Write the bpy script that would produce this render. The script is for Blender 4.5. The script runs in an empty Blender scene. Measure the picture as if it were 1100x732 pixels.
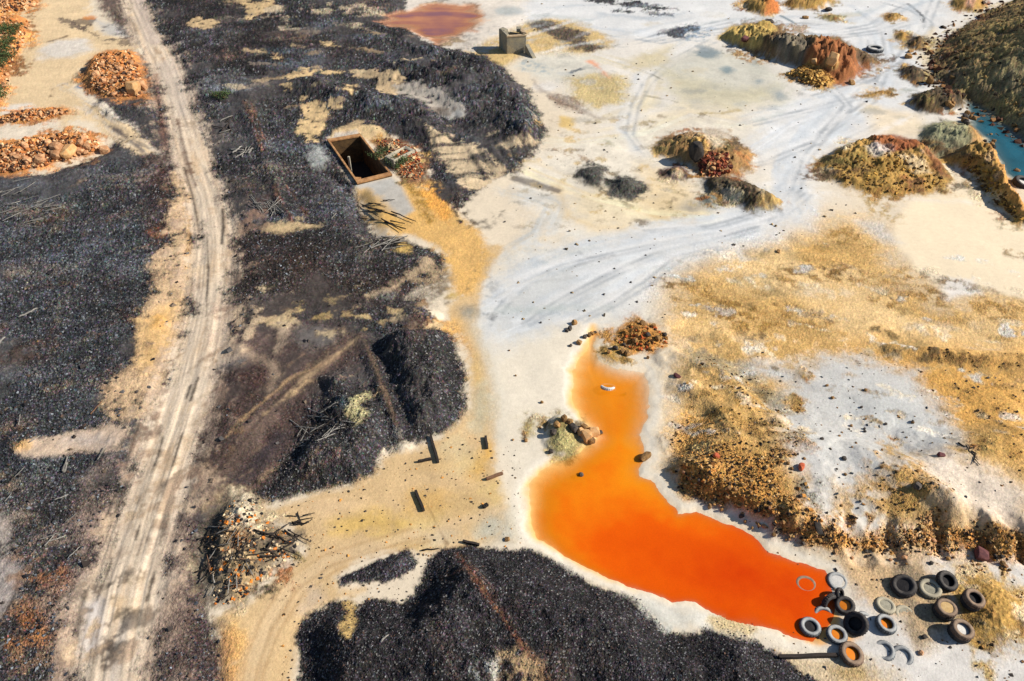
import bpy, math, random
import numpy as np
f32 = np.float32
rng = np.random.default_rng(7)
random.seed(7)
SC = bpy.context.scene
COL = SC.collection
# ------------------------------------------------------------------ camera numbers (drone 34 m up, looking 42 degrees down)
H, FPX, PITCH = 34.0, 800.0, math.radians(42)
cp, sp_ = math.cos(PITCH), math.sin(PITCH)
KALB = 1.22            # sunlit flat ground shows about KALB x its albedo

def lin(c):
    c = np.asarray(c, float) / 255.0
    return np.where(c <= .04045, c / 12.92, ((c + .055) / 1.055) ** 2.4)
def alb(r, g, b):
    return tuple(float(v) for v in np.clip(lin((r, g, b)) / KALB, 0.004, 0.86))

def ray(px, py):
    a, b = (px - 550) / FPX, -(py - 366) / FPX
    return np.array([a, cp + b * sp_, -sp_ + b * cp])
def g0(px, py, z=0.0):
    d = ray(px, py); t = (z - H) / d[2]
    return d[0] * t, d[1] * t
def mpp(px, py):       # metres per photo pixel at ground point
    x, y = g0(px, py)
    return (y * cp + H * sp_) / FPX

# ------------------------------------------------------------------ noise
TAB = rng.random((512, 512)).astype(f32)
def vn(x, y, seed=0):
    x = x + seed * 37.17; y = y + seed * 91.73
    xi = np.floor(x); yi = np.floor(y)
    fx = (x - xi).astype(f32); fy = (y - yi).astype(f32)
    fx = fx * fx * (3 - 2 * fx); fy = fy * fy * (3 - 2 * fy)
    xi = xi.astype(np.int32) & 511; yi = yi.astype(np.int32) & 511
    x1 = (xi + 1) & 511; y1 = (yi + 1) & 511
    a = TAB[yi, xi]; b = TAB[yi, x1]; c = TAB[y1, xi]; d = TAB[y1, x1]
    return (a + (b - a) * fx) * (1 - fy) + (c + (d - c) * fx) * fy
def fbm(x, y, size, octv=4, seed=0, gain=.55, rot=.6):
    s = 1.0 / size; amp = 1.0; tot = 0; o = np.zeros_like(x, dtype=f32)
    ca, sa = math.cos(rot), math.sin(rot)
    for k in range(octv):
        o += amp * (vn(x * s, y * s, seed + k * 3) * 2 - 1); tot += amp
        amp *= gain; s *= 2.03
        x, y = x * ca - y * sa, x * sa + y * ca
    return o / tot * 1.6
def sst(a, b, v):
    t = np.clip((v - a) / (b - a), 0, 1); return t * t * (3 - 2 * t)

# ------------------------------------------------------------------ the terrain lattice (a fan of rows, finer near, coarser far)
NR, NC = 900, 1360
TH = np.linspace(math.atan(10.5 / H), math.atan(152.0 / H), NR)
YR = H * np.tan(TH)
WR = (YR * cp + H * sp_) * (550 / FPX) * 1.24 + 1.5
U = np.linspace(-1, 1, NC)
GX = (U[None, :] * WR[:, None]).astype(f32).ravel()
GY = np.repeat(YR[:, None], NC, 1).astype(f32).ravel()
N = GX.size
Z = np.zeros(N, f32)
def lookup(arr, x, y):
    r = (math.atan(max(y, 1) / H) - TH[0]) / (TH[-1] - TH[0]) * (NR - 1)
    w = (y * cp + H * sp_) * (550 / FPX) * 1.24 + 1.5
    c = (x / w + 1) * .5 * (NC - 1)
    r = min(max(r, 0), NR - 1.001); c = min(max(c, 0), NC - 1.001)
    i, j = int(r), int(c); a, b = r - i, c - j
    A = arr.reshape(NR, NC)
    return float((A[i, j] * (1 - b) + A[i, j + 1] * b) * (1 - a) + (A[i + 1, j] * (1 - b) + A[i + 1, j + 1] * b) * a)
def zat(x, y): return lookup(Z, x, y)
def G(px, py):
    z = 0.0
    for _ in range(5):
        x, y = g0(px, py, z); z = .5 * z + .5 * zat(x, y)
    return x, y, zat(x, y)
def W(pts, ground=False):
    return np.array([(G(*p)[:2] if ground else g0(*p)) for p in pts])

F8 = fbm(GX, GY, 8.0, 4, 1); F2 = fbm(GX, GY, 2.2, 4, 2); F05 = fbm(GX, GY, .55, 3, 3); F015 = fbm(GX, GY, .16, 2, 4)
E8 = fbm(GX, GY, 6.0, 4, 11); E2 = fbm(GX, GY, 1.6, 4, 12)
RND = rng.standard_normal(N).astype(f32)
def streak(ang, l, w, seed, octv=3):
    c, s = math.cos(ang), math.sin(ang)
    a = GX * c + GY * s; b = -GX * s + GY * c
    wob = F8 * .6
    return fbm(a * (w / l), b + wob, w, octv, seed, .6, 0.0)
SX = streak(0.15, 6, .6, 21); SY = streak(1.4, 6, .5, 22); SXB = streak(0.0, 14, 1.6, 23, 4); SD = streak(-.5, 5, .8, 24, 4)
FLD = {'F8': F8, 'F2': F2, 'F05': F05, 'F015': F015, 'E8': E8, 'E2': E2, 'SX': SX, 'SY': SY, 'SXB': SXB, 'SD': SD}

def subset(p, m):
    lo = p.min(0) - m; hi = p.max(0) + m
    return np.nonzero((GX > lo[0]) & (GX < hi[0]) & (GY > lo[1]) & (GY < hi[1]))[0]
def sdpoly(p, x, y):
    d2 = np.full(x.shape, 1e9, f32); ins = np.zeros(x.shape, bool)
    n = len(p)
    for i in range(n):
        ax, ay = p[i]; bx, by = p[(i + 1) % n]
        ex, ey = bx - ax, by - ay
        L2 = ex * ex + ey * ey + 1e-9
        wx, wy = x - ax, y - ay
        t = np.clip((wx * ex + wy * ey) / L2, 0, 1)
        dx, dy = wx - ex * t, wy - ey * t
        np.minimum(d2, dx * dx + dy * dy, out=d2)
        cond = (ay > y) != (by > y)
        if abs(ey) > 1e-9:
            ins ^= cond & (x < ex * (y - ay) / ey + ax)
    return np.where(ins, 1, -1) * np.sqrt(d2)
def sdline(p, wid, x, y):
    best = np.full(x.shape, 1e9, f32); tt = np.zeros(x.shape, f32); ss = np.zeros(x.shape, f32); acc = 0.0
    for i in range(len(p) - 1):
        ax, ay = p[i]; bx, by = p[i + 1]
        ex, ey = bx - ax, by - ay; L = math.hypot(ex, ey) + 1e-9
        wx, wy = x - ax, y - ay
        t = np.clip((wx * ex + wy * ey) / L / L, 0, 1)
        d = np.hypot(wx - ex * t, wy - ey * t)
        w = wid[i] + (wid[i + 1] - wid[i]) * t
        v = d - w
        m = v < best
        best = np.where(m, v, best)
        sgn = np.sign(wx * ey - wy * ex)
        tt = np.where(m, d * sgn, tt); ss = np.where(m, acc + t * L, ss)
        acc += L
    return -best, tt, ss
def noisy(idx, warp):
    return warp * (F2[idx] * .75 + F05[idx] * .4 + F015[idx] * .2) if warp else 0.0

def noisyh(idx, warp): return warp * F2[idx] * .8 if warp else 0.0
# ------------------------------------------------------------------ HEIGHTS
def h_poly(pts, hgt, ramp, warp=.3, lump=0.0, set_=False, soft0=0.0):
    p = W(pts); idx = subset(p, 3)
    d = sdpoly(p, GX[idx], GY[idx]) + noisyh(idx, warp)
    m = sst(-soft0, ramp, d)
    Z[idx] += hgt * m * (1 + lump * (F2[idx] + .15 * F05[idx]))
def h_line(pts, widm, hgt, warp=.2, lump=.3, clip=None):
    p = W(pts); idx = subset(p, max(widm) * 1.5 + 1)
    d, t, s = sdline(p, [0] * len(p), GX[idx], GY[idx])
    acc = np.r_[0, np.cumsum(np.hypot(*np.diff(p, axis=0).T))]
    w = np.interp(s, acc, widm)
    r = np.clip((-d + noisyh(idx, warp)) / w, 0, 1)
    Z[idx] += hgt * (1 - r * r) ** 2 * (1 + lump * F2[idx]) * (1 if clip is None else clip[idx])
def hump(px, py, rx, ry, A, pw=1.0, lump=.25, warp=.18, rot=0.0):
    """a heap: photo-pixel centre of its base, radii in metres"""
    x, y = g0(px, py); R = max(rx, ry)
    idx = subset(np.array([(x, y)]), R * 1.5)
    dx, dy = GX[idx] - x, GY[idx] - y
    if rot: dx, dy = dx * math.cos(rot) + dy * math.sin(rot), -dx * math.sin(rot) + dy * math.cos(rot)
    r = np.sqrt((dx / rx) ** 2 + (dy / ry) ** 2) + warp * F2[idx] + .05 * F05[idx]
    r = np.sqrt(r * r + .012) - .02
    k = np.clip(1 - r, 0, 1); k = k * (1.25 - .25 * k) * sst(0, .22, k)
    rg = 1 - np.abs(E2[idx] * .8 + F2[idx] * .5)
    h = A * k * (1 + lump * (.5 * F05[idx] + .35 * F2[idx] + .2 * F015[idx] + .55 * (rg - .75)))
    Z[idx] = np.where(k > .002, np.maximum(Z[idx], Z[idx] * (1 - k) + h), Z[idx])
Z += .10 * F8
# coal tips west of the pale flat: rolling ground
COALW = [(-260, 185), (50, 187), (112, 166), (124, 150), (90, 122), (108, 95), (160, 100), (152, 52), (142, 30), (120, -20), (95, -60), (440, -60),
         (436, 12), (452, 44), (520, 60), (565, 92), (592, 140), (578, 162), (548, 190), (526, 196), (504, 216), (490, 226), (472, 206), (460, 184), (448, 162), (420, 147), (396, 147), (352, 147),
         (372, 190), (392, 232), (408, 256), (445, 258), (476, 275), (470, 300), (440, 318), (470, 338), (492, 362), (502, 400), (504, 440), (490, 458),
         (470, 472), (440, 482), (412, 490), (404, 512), (384, 522), (340, 530), (288, 545), (238, 545), (215, 580), (225, 640), (236, 690), (240, 800), (-260, 800)]
h_poly(COALW, .26, 2.0, .6, .5)
_p = W(COALW); _i = subset(_p, 2); CLIPC = np.zeros(N, f32); CLIPC[_i] = sst(0, 2.5, sdpoly(_p, GX[_i], GY[_i]) + .4 * F2[_i])
RD = [(112, 800), (116, 732), (124, 680), (134, 630), (148, 585), (162, 540), (176, 500), (190, 460), (205, 410), (219, 350), (226, 310), (229, 260), (222, 210), (208, 172), (196, 130), (183, 90), (172, 62), (160, 38), (148, 12), (138, -12), (120, -50)]
_p = W(RD); _i = subset(_p, 6); _d, _t, _s = sdline(_p, [0] * len(_p), GX[_i], GY[_i])
_m = sst(3.4, 1.5, -_d + .3 * F2[_i])
Z[_i] = Z[_i] * (1 - _m) + (.05 * F8[_i] + .05) * _m
_r = fbm(_t.astype(f32), (_s / 18).astype(f32), .5, 3, 41, .6, 0.0)
Z[_i] += .045 * _r * sst(3.2, 2.0, -_d) - .02 * (np.exp(-((np.abs(_t) - .95) / .28) ** 2))
SAND2 = [(258, 800), (272, 715), (288, 672), (315, 630), (352, 604), (400, 588), (450, 574), (500, 560), (540, 545)]
# dark tips around the top of the picture
h_line([(430, 80), (480, 95), (540, 128), (575, 158)], [5, 6, 6, 3.5], 1.0, .7, .5, CLIPC)
h_line([(452, 60), (505, 75), (560, 110)], [4, 5, 4], 0.8, .6, .5, CLIPC)
h_line([(330, 95), (380, 110), (430, 120), (470, 150)], [3, 4, 4, 2], .8, .5, .5, CLIPC)
for k in range(4):
    h_line([(508 + 9 * k, 168 - 3 * k), (524 + 9 * k, 192 - 5 * k)], [.6, .5], .14, .1, .4)
h_line([(262, 105), (275, 140), (292, 190), (312, 235)], [1.6, 1.3, 1.2, 1], .25, .2, .5)
h_line([(345, 185), (378, 200), (396, 250)], [1.2, 1.6, 1.6], -.45, .2, .3)
# round tip by the sand road
h_poly([(395, 370), (440, 355), (485, 360), (500, 400), (502, 440), (488, 456), (470, 470), (435, 480), (425, 440)], 1.1, 2.2, .4, .25)
h_poly([(280, 535), (330, 460), (345, 410), (375, 395), (415, 440), (430, 478), (405, 505), (385, 518), (340, 528)], .8, 2.0, .4, .3)
h_line([(391, 366), (405, 400), (420, 440), (434, 478)], [.8, .8, .8, .7], .22, .1, .2)
hump(380, 452, 2.0, 1.6, 1.0)
hump(448, 346, 1.7, 1.5, .7)
# the near black slag tip
SLAG = [(300, 800), (322, 705), (317, 685), (335, 660), (360, 642), (376, 642), (384, 648), (400, 640), (430, 645), (446, 634), (462, 608), (472, 593), (500, 587), (545, 588), (580, 591),
        (612, 606), (640, 626), (686, 641), (697, 657), (716, 678), (745, 681), (775, 673), (802, 679), (832, 700), (885, 740), (930, 800)]
h_poly(SLAG, 1.3, 3.2, .35, .2)
h_poly([(362, 620), (382, 609), (402, 600), (442, 590), (445, 606), (430, 622), (412, 630), (385, 626), (366, 630)], .3, .9, .2, .3)
# pond basin
POND = [(640, 356), (636, 371), (645, 386), (664, 394), (693, 399), (699, 409), (698, 433), (696, 451), (688, 466), (696, 479), (697, 490), (687, 503), (689, 509), (701, 513), (709, 524), (719, 539),
        (729, 551), (748, 549), (768, 557), (789, 566), (812, 580), (821, 590), (846, 595), (872, 603), (889, 611), (893, 631), (899, 650), (890, 668), (874, 688), (859, 688), (838, 680), (820, 672), (774, 659), (748, 649),
        (722, 646), (698, 637), (670, 625), (639, 615), (608, 599), (580, 578), (573, 558), (567, 540), (566, 528), (569, 515), (587, 500), (610, 493), (628, 481), (640, 468), (628, 452), (620, 437), (615, 420), (614, 398), (626, 380), (633, 371), (637, 356)]
p = W(POND); idx = subset(p, 4)
sdP = np.full(N, -9, f32); sdP[idx] = sdpoly(p, GX[idx], GY[idx])
sdP += .22 * F2 + .08 * F05
sdPn = sdP
flat = sst(-1.5, -.3, sdP)
# ochre plateau east of the pond with its eroded bank
h_poly([(722, 470), (716, 512), (742, 540), (800, 566), (850, 585), (900, 592), (960, 596), (1040, 598), (1110, 606), (1300, 620), (1300, 470), (1060, 440), (960, 470), (860, 450), (800, 440), (760, 430)], 1.15, 3.2, .25, .08)
h_line([(735, 505), (770, 535), (820, 562), (860, 572), (905, 580)], [1.4, 1.8, 2, 1.8, 1.5], .55, .4, .6)
for a, b, c, d in [(830, 558, 846, 586), (905, 570, 925, 600), (950, 568, 958, 600), (1000, 565, 1010, 595), (1040, 570, 1062, 600), (1075, 570, 1100, 600)]:
    h_line([(a, b), (c, d)], [.6, .8], random.uniform(-.34, -.08), .4, .5); h_line([(a + 14, b), (c + 16 + random.uniform(-8, 8), d)], [.9, 1.2], random.uniform(.05, .25), .4, .5)
h_line([(990, 545), (1020, 560), (1060, 575), (1110, 590)], [1.2, 1.4, 1.4, 1], .5, .4, .5)
h_line([(935, 500), (975, 535), (1010, 555)], [2, 2.2, 1.4], .3, .4, .4)
h_line([(745, 420), (790, 440), (830, 455)], [2, 2.5, 1.2], .55, .6, .5)
h_line([(720, 385), (770, 400), (800, 430)], [1.2, 1.6, 1.4], .4, .5, .5)
h_line([(960, 378), (1020, 383), (1110, 388)], [1.0, 1.1, 1.1], .45, .3, .8)
for k in range(60):
    q = (random.uniform(715, 1110), random.uniform(250, 480))
    if q[0] > 930 and q[1] < 345: continue
    hump(q[0], q[1], random.uniform(.8, 2.6), random.uniform(.5, 1.2), random.uniform(.06, .22), warp=.35)
# spoil mounds: label, outline of the foot (photo px), humps
MOUNDS = []
def mound(label, foot, humps, group=None, grit=.6, cat='spoil heap', name='spoil_heap'):
    MOUNDS.append((label, foot, group, cat, name))
    global Z
    z_ = Z.copy()
    for cx, cy, rx, ry, A in humps: hump(cx, cy, rx * 1.15, ry * 1.15, A * .72, lump=.4)
    mh = max(h[4] for h in humps); rm = max(h[2] for h in humps)
    if mh > .75:
        q = W(foot); r_ = random.Random(int(mh * 100) + len(MOUNDS))
        for _ in range(14):
            t = r_.random(); k1, k2 = r_.choice(foot), r_.choice(humps)
            hump(k1[0] * t + k2[0] * (1 - t), k1[1] * t + k2[1] * (1 - t), rm * r_.uniform(.2, .4), rm * r_.uniform(.2, .36), mh * r_.uniform(.12, .28), lump=.5)
    p = W(foot); c = np.zeros(N, f32); i = subset(p, 1.5); c[i] = sst(-.3, 1.3, sdpoly(p, GX[i], GY[i]) + .25 * F2[i])
    Z = z_ + (Z - z_) * c
mound('long brown spoil heap with shadowed hollows and a rusty orange flank beside the dumped tyre', [(772, 42), (790, 26), (830, 24), (860, 42), (900, 40), (930, 58), (948, 68), (942, 74), (925, 72), (920, 84), (900, 90), (885, 82), (860, 72), (846, 70), (815, 58), (790, 50)],
      [(808, 44, 4.2, 4, 2.4), (793, 42, 3, 3.2, 1.2), (842, 60, 4.6, 5, 3.0), (868, 62, 3.5, 4, 2.2), (890, 68, 4.8, 5, 3.4), (905, 76, 3.6, 3.5, 2.0), (930, 67, 3.2, 1.8, .9)])
mound('low ochre rubble heap below the long brown spoil heap', [(845, 80), (862, 68), (885, 72), (897, 88), (885, 96), (865, 92), (850, 86)], [(870, 84, 3.4, 3.2, 1.3)])
mound('brown spoil heap with a pale flank and dark red scree', [(702, 160), (712, 148), (740, 142), (790, 150), (812, 168), (810, 184), (780, 192), (755, 190), (742, 178), (708, 168)],
      [(724, 160, 3.4, 3, 1.1), (757, 166, 3.2, 4.0, 2.0), (776, 178, 3.0, 3.4, 1.5), (798, 176, 3.2, 3.2, 1.0)])
mound('small purple brown spoil hump on the pale flat', [(712, 186), (722, 176), (738, 178), (740, 190), (728, 195), (716, 193)], [(727, 187, 1.8, 1.8, .8)])
mound('olive spoil heap strip with dark pockets below the red scree', [(750, 190), (790, 190), (820, 205), (842, 217), (838, 226), (810, 228), (785, 218), (760, 210)],
      [(765, 204, 2.2, 2.4, 1.0), (788, 208, 2.4, 2.6, 1.3), (812, 218, 3.4, 2.6, 1.5), (830, 221, 2.4, 1.6, .6)])
mound('grey ring shaped hump with a sandy centre', [(750, 212), (762, 206), (774, 208), (776, 218), (764, 222), (753, 219)], [(763, 215, 1.5, 1.4, .6)])
mound('broad ochre spoil heap with rusty crest beside the cream mud flat', [(870, 178), (898, 160), (935, 148), (975, 150), (1000, 162), (1024, 190), (1020, 206), (960, 212), (910, 204), (880, 190)],
      [(905, 172, 3.4, 3, 1.2), (935, 170, 4.6, 4.6, 1.9), (958, 168, 4, 3.6, 1.8), (985, 178, 3.6, 4.2, 1.6), (960, 196, 7, 3.4, 1.1), (925, 192, 5, 3.2, .8), (1008, 196, 2.2, 2.6, .9)])
mound('grey green spoil hump with a dark gully above the ochre ridge', [(985, 155), (988, 138), (1010, 128), (1045, 134), (1056, 150), (1050, 162), (1020, 172), (1000, 166)],
      [(1010, 148, 3.6, 3.4, 1.3), (1038, 152, 3.2, 3.2, 1.6), (1025, 166, 3.2, 2.2, .9)])
mound('long steep ochre ridge with a shaded dark face along the cream mud flat', [(1012, 172), (1030, 160), (1060, 160), (1080, 182), (1086, 210), (1110, 236), (1112, 246), (1090, 240), (1070, 222), (1054, 198), (1035, 184)],
      [(1035, 172, 3.4, 3.0, 1.6), (1056, 178, 2.2, 3.8, 2.2), (1066, 192, 1.9, 3.2, 2.2), (1076, 208, 1.7, 3.2, 2.1), (1088, 224, 1.7, 3.0, 1.9), (1104, 240, 1.8, 2.6, 1.6)])
mound('dark olive spoil hump at the foot of the shaded hill', [(972, 112), (985, 100), (1010, 97), (1038, 104), (1042, 114), (1025, 122), (990, 122)], [(996, 112, 4, 3.2, 1.6), (1022, 112, 3.4, 3, 1.7)])
mound('flat dark gravel heap with brown edges on the cream ground', [(617, 192), (620, 182), (632, 177), (648, 182), (652, 194), (645, 203), (628, 201)], [(635, 191, 2.3, 3.0, .7)])
mound('oval dark gravel heap beside the brown edged one', [(652, 201), (658, 193), (672, 190), (688, 196), (690, 206), (678, 213), (660, 209)], [(671, 202, 2.6, 2.8, .8)])
mound('rust brown pointed spoil heap by the upper wash', [(788, 6), (810, -4), (832, 0), (840, 10), (822, 18), (806, 14)], [(822, 8, 2.6, 4.5, 1.9)])
mound('ochre spoil strip along the upper wash', [(838, 4), (868, -6), (898, -8), (896, 4), (876, 12), (850, 10)], [(852, 5, 2.6, 3, .9), (880, 4, 3.6, 4.5, 1.5)])
mound('thin olive spoil streak on the grey wash', [(880, 19), (890, 15), (904, 18), (906, 23), (890, 23)], [(892, 20, 2.0, 1.5, .6)])
mound('ochre spoil patch by the curved wheel track', [(948, 17), (955, 13), (970, 16), (976, 22), (960, 24), (950, 22)], [(962, 20, 2.2, 2, .8)])
mound('pale pink topped spoil heap beyond the wash', [(1018, 4), (1030, -6), (1056, -4), (1060, 8), (1046, 14), (1026, 12)], [(1040, 6, 4, 4.5, 1.4)])
mound('small brown spoil lump near the foot of the hill', [(958, 42), (962, 34), (976, 34), (982, 42), (970, 46)], [(967, 40, 1.6, 2, .8)])
mound('dark brown spoil lump near the foot of the hill', [(972, 48), (978, 38), (992, 40), (998, 48), (990, 54), (976, 52)], [(986, 47, 2.2, 2.4, 1.1)])
mound('long dark spoil lump lying across the wash', [(962, 78), (968, 70), (990, 74), (1000, 84), (986, 90), (970, 86)], [(980, 80, 2.8, 2.4, 1.1)])
mound('rusty spoil sliver on the grey wash', [(922, 104), (942, 97), (960, 96), (962, 103), (940, 106)], [(944, 102, 2.4, 1.3, .6)])
mound('ochre and red scree heap at the head of the orange pond', [(660, 362), (672, 350), (684, 344), (700, 350), (718, 360), (716, 372), (700, 380), (684, 378), (668, 370)], [(684, 360, 1.7, 1.6, .8), (702, 366, 1.6, 1.3, .6), (672, 366, 1, 1, .4)])
mound('ochre soil lump at the lip of the orange pond', [(640, 384), (648, 376), (664, 376), (672, 386), (664, 394), (648, 390)], [(656, 384, 1.1, .9, .45)])
mound('olive islet with pale rocks at the pond edge', [(588, 478), (590, 458), (600, 448), (612, 450), (624, 462), (626, 474), (612, 488), (596, 490)], [(602, 458, .9, 1.0, .6), (606, 474, 1.3, 1.2, .5)])
mound('tiny oval olive hump on the white salt', [(560, 466), (562, 454), (572, 450), (579, 456), (574, 468), (564, 472)], [(569, 462, .6, .7, .3)])
mound('round brown soil clump on the salt crust', [(942, 490), (944, 478), (955, 473), (968, 480), (970, 490), (956, 497)], [(956, 487, 1.0, .9, .6)])
mound('yellow soil clump beside the dead branch', [(1043, 470), (1050, 462), (1062, 470), (1066, 482), (1056, 488), (1046, 480)], [(1055, 476, 1.0, .9, .5)])
mound('small brown soil clump on the grey crust', [(854, 408), (856, 398), (866, 396), (872, 404), (866, 411)], [(863, 404, .8, .7, .45)])
mound('smaller brown soil clump below the first on the grey crust', [(845, 432), (847, 425), (856, 424), (862, 430), (856, 436)], [(853, 430, .75, .6, .35)])
mound('yellow brown earth mound behind the stacked tyres', [(1024, 632), (1045, 618), (1070, 622), (1095, 645), (1105, 668), (1085, 690), (1062, 690), (1040, 684), (1035, 660)], [(1070, 640, 2.2, 1.7, .8), (1070, 672, 2.0, 1.4, .8), (1090, 662, 1.8, 1.4, .6)])
mound('sandy rubble heap full of scrap timber at the road edge', [(212, 590), (222, 556), (250, 526), (275, 530), (290, 555), (325, 570), (328, 588), (305, 612), (285, 625), (262, 650), (232, 660), (218, 630)],
      [(262, 562, 1.8, 1.9, 1.1), (252, 592, 1.6, 1.6, .9), (262, 612, 1.5, 1.3, .8), (300, 588, 1.4, 1.1, .5), (240, 630, 1.2, 1.1, .5)], cat='rubble heap', name='rubble_heap')
mound('orange rubble heap beside the dirt track', [(88, 85), (95, 65), (115, 54), (145, 56), (152, 72), (158, 90), (156, 106), (130, 108), (108, 104), (92, 96)],
      [(112, 74, 4.4, 4.2, 1.8), (132, 72, 3.6, 4, 1.8), (112, 92, 3.4, 3, 1.2), (142, 96, 3, 3, 1.4)], cat='rubble heap', name='rubble_heap')
mound('long orange rubble heap along the edge of the black tip', [(-90, 185), (-60, 160), (-5, 156), (40, 150), (80, 143), (108, 152), (112, 164), (85, 172), (50, 182), (15, 190)],
      [(-50, 174, 5, 3.4, 1.4), (15, 170, 6, 3.4, 1.5), (50, 164, 5.4, 3.0, 1.6), (80, 158, 4.8, 3.0, 1.6), (100, 155, 2.6, 2, .8)], cat='rubble heap', name='rubble_heap')
mound('thin row of orange rubble on the sandy yard', [(-60, 130), (0, 126), (30, 118), (62, 116), (76, 121), (60, 127), (20, 133), (-40, 142)], [(-20, 131, 5, 2, .8), (22, 126, 4.6, 1.8, .8), (52, 121, 3.6, 1.5, .7)], cat='rubble heap', name='rubble_heap')
mound('orange rubble bank with green bushes at the yard edge', [(-90, 120), (-90, 25), (0, 18), (34, 22), (30, 40), (20, 62), (10, 80), (12, 96), (4, 112)], [(-20, 40, 8, 9, 2.4), (14, 32, 3.6, 3.4, 1.5), (8, 54, 3.4, 4, 1.4), (-6, 80, 4, 5, 1.5), (2, 102, 2, 2.6, .8)], cat='rubble heap', name='rubble_heap')
mound('orange rubble heap at the far corner of the yard', [(-90, 14), (-80, -20), (20, -14), (44, 2), (30, 12), (0, 15)], [(0, 5, 5, 5, 1.7), (24, 3, 3.4, 4, 1.2), (-30, 4, 5, 6, 1.6)], cat='rubble heap', name='rubble_heap')
mound('red brown rubble heap beside the open pit', [(400, 152), (420, 148), (448, 158), (458, 180), (452, 196), (430, 192), (414, 172)], [(436, 170, 3.6, 3.6, .5), (422, 158, 2.6, 2.6, .35)], cat='rubble heap', name='rubble_heap')
# the hill in the corner
HILLP = [(1000, 62), (1003, 84), (1020, 104), (1048, 114), (1079, 136), (1102, 156), (1140, 182), (1300, 205), (1420, 60), (1330, -30), (1130, -18), (1060, 14), (1015, 40)]
ph = W(HILLP); idx = subset(ph, 4)
dh = np.full(N, -9, f32); dh[idx] = sdpoly(ph, GX[idx], GY[idx])
dh = dh + .3 * F2 + .55 * E8 * sst(0, 6, dh) + .12 * SX
Z += np.where(dh > 0, np.minimum(dh, 30) * .56, 0) * (1 + .02 * F05) + np.where(dh > 0, .06 * F2 + .03 * F05, 0)
# pit: flat apron in front of the opening
PIT = [(353, 153), (387, 147), (420, 189), (384, 198)]
pp = W(PIT); idx = subset(pp, 4)
sdpit = np.full(N, -9, f32); sdpit[idx] = sdpoly(pp, GX[idx], GY[idx])
Z *= 1 - sst(-1.6, -.4, sdpit)
# level the pond margin and dig the basin
Z *= 1 - .95 * flat
Zl = Z.copy()
Z -= np.where(sdPn > -.7, .58 * sst(-.7, 2.7, sdPn) ** .8, 0)
# islet again above water
for c in [(602, 460, 1.0, 1.1, .55), (607, 475, 1.4, 1.2, .4), (622, 468, 1.2, .9, .2)]: hump(*c)
WATER_Z = -.10
# red pool basin; turquoise sheet standing in for the hill's shade
REDP = [(404, 24), (430, 11), (470, 4), (508, 6), (516, 18), (505, 28), (486, 38), (470, 46), (452, 40), (440, 32), (420, 30)]
SHADEP = [(1038, 108), (1050, 113), (1080, 135), (1102, 155), (1140, 180), (1170, 200), (1150, 222), (1108, 203), (1094, 196), (1082, 186), (1074, 172), (1064, 152), (1050, 138), (1040, 122)]
sdR = np.full(N, -9, f32); sdShade = np.full(N, -9, f32)
for P_, S_ in ((REDP, sdR), (SHADEP, sdShade)):
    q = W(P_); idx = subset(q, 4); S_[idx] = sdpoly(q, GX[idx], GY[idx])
sdR += .5 * F2 + .9 * SXB; sdShade += .3 * F2
Z *= 1 - .85 * sst(-1.5, .2, np.maximum(sdR, sdShade))
Z -= .4 * sst(-.6, 2.0, np.maximum(sdR, sdShade))
Z[:] = np.where(sdShade > .3, np.minimum(Z, -.15), Z)
EDGE = np.minimum(sst(1.0, .965, np.abs(np.tile(U, NR))), sst(0, 14, np.minimum(np.repeat(np.arange(NR), NC), NR - 1 - np.repeat(np.arange(NR), NC)))).astype(f32)
Z *= EDGE
# ------------------------------------------------------------------ ALBEDO: what each patch of ground is made of
PYP = (366 - ((GY * sp_ - H * cp) / (GY * cp + H * sp_)) * FPX).astype(f32)
CR = np.empty((N, 3), f32); GR = np.full(N, .06, f32)
CR[:] = alb(231, 214, 188)
def mod(idx, col, var):
    c = np.tile(np.array(alb(*col), f32), (len(idx), 1))
    for (a, fld) in var:
        c *= (1 + a * FLD[fld][idx])[:, None]
    return np.clip(c, .003, .88)
def blend(idx, m, col, var, grit):
    c = mod(idx, col, var)
    CR[idx] += (c - CR[idx]) * m[:, None]
    if grit is not None: GR[idx] += (grit - GR[idx]) * m
def brk(idx, m, b):
    if b:
        for (fld, lo, hi) in b: m = m * sst(lo, hi, FLD[fld][idx])
    return m
def P(pts, col, soft=.3, warp=.4, op=1.0, grit=None, var=((.12, 'F2'), (.10, 'F05')), b=None):
    p = W(pts, True); idx = subset(p, soft + warp * 2 + .2)
    if not len(idx): return
    d = sdpoly(p, GX[idx], GY[idx]) + noisy(idx, warp)
    m = brk(idx, sst(-soft, soft, d) * op, b)
    blend(idx, m.astype(f32), col, var, grit)
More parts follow.
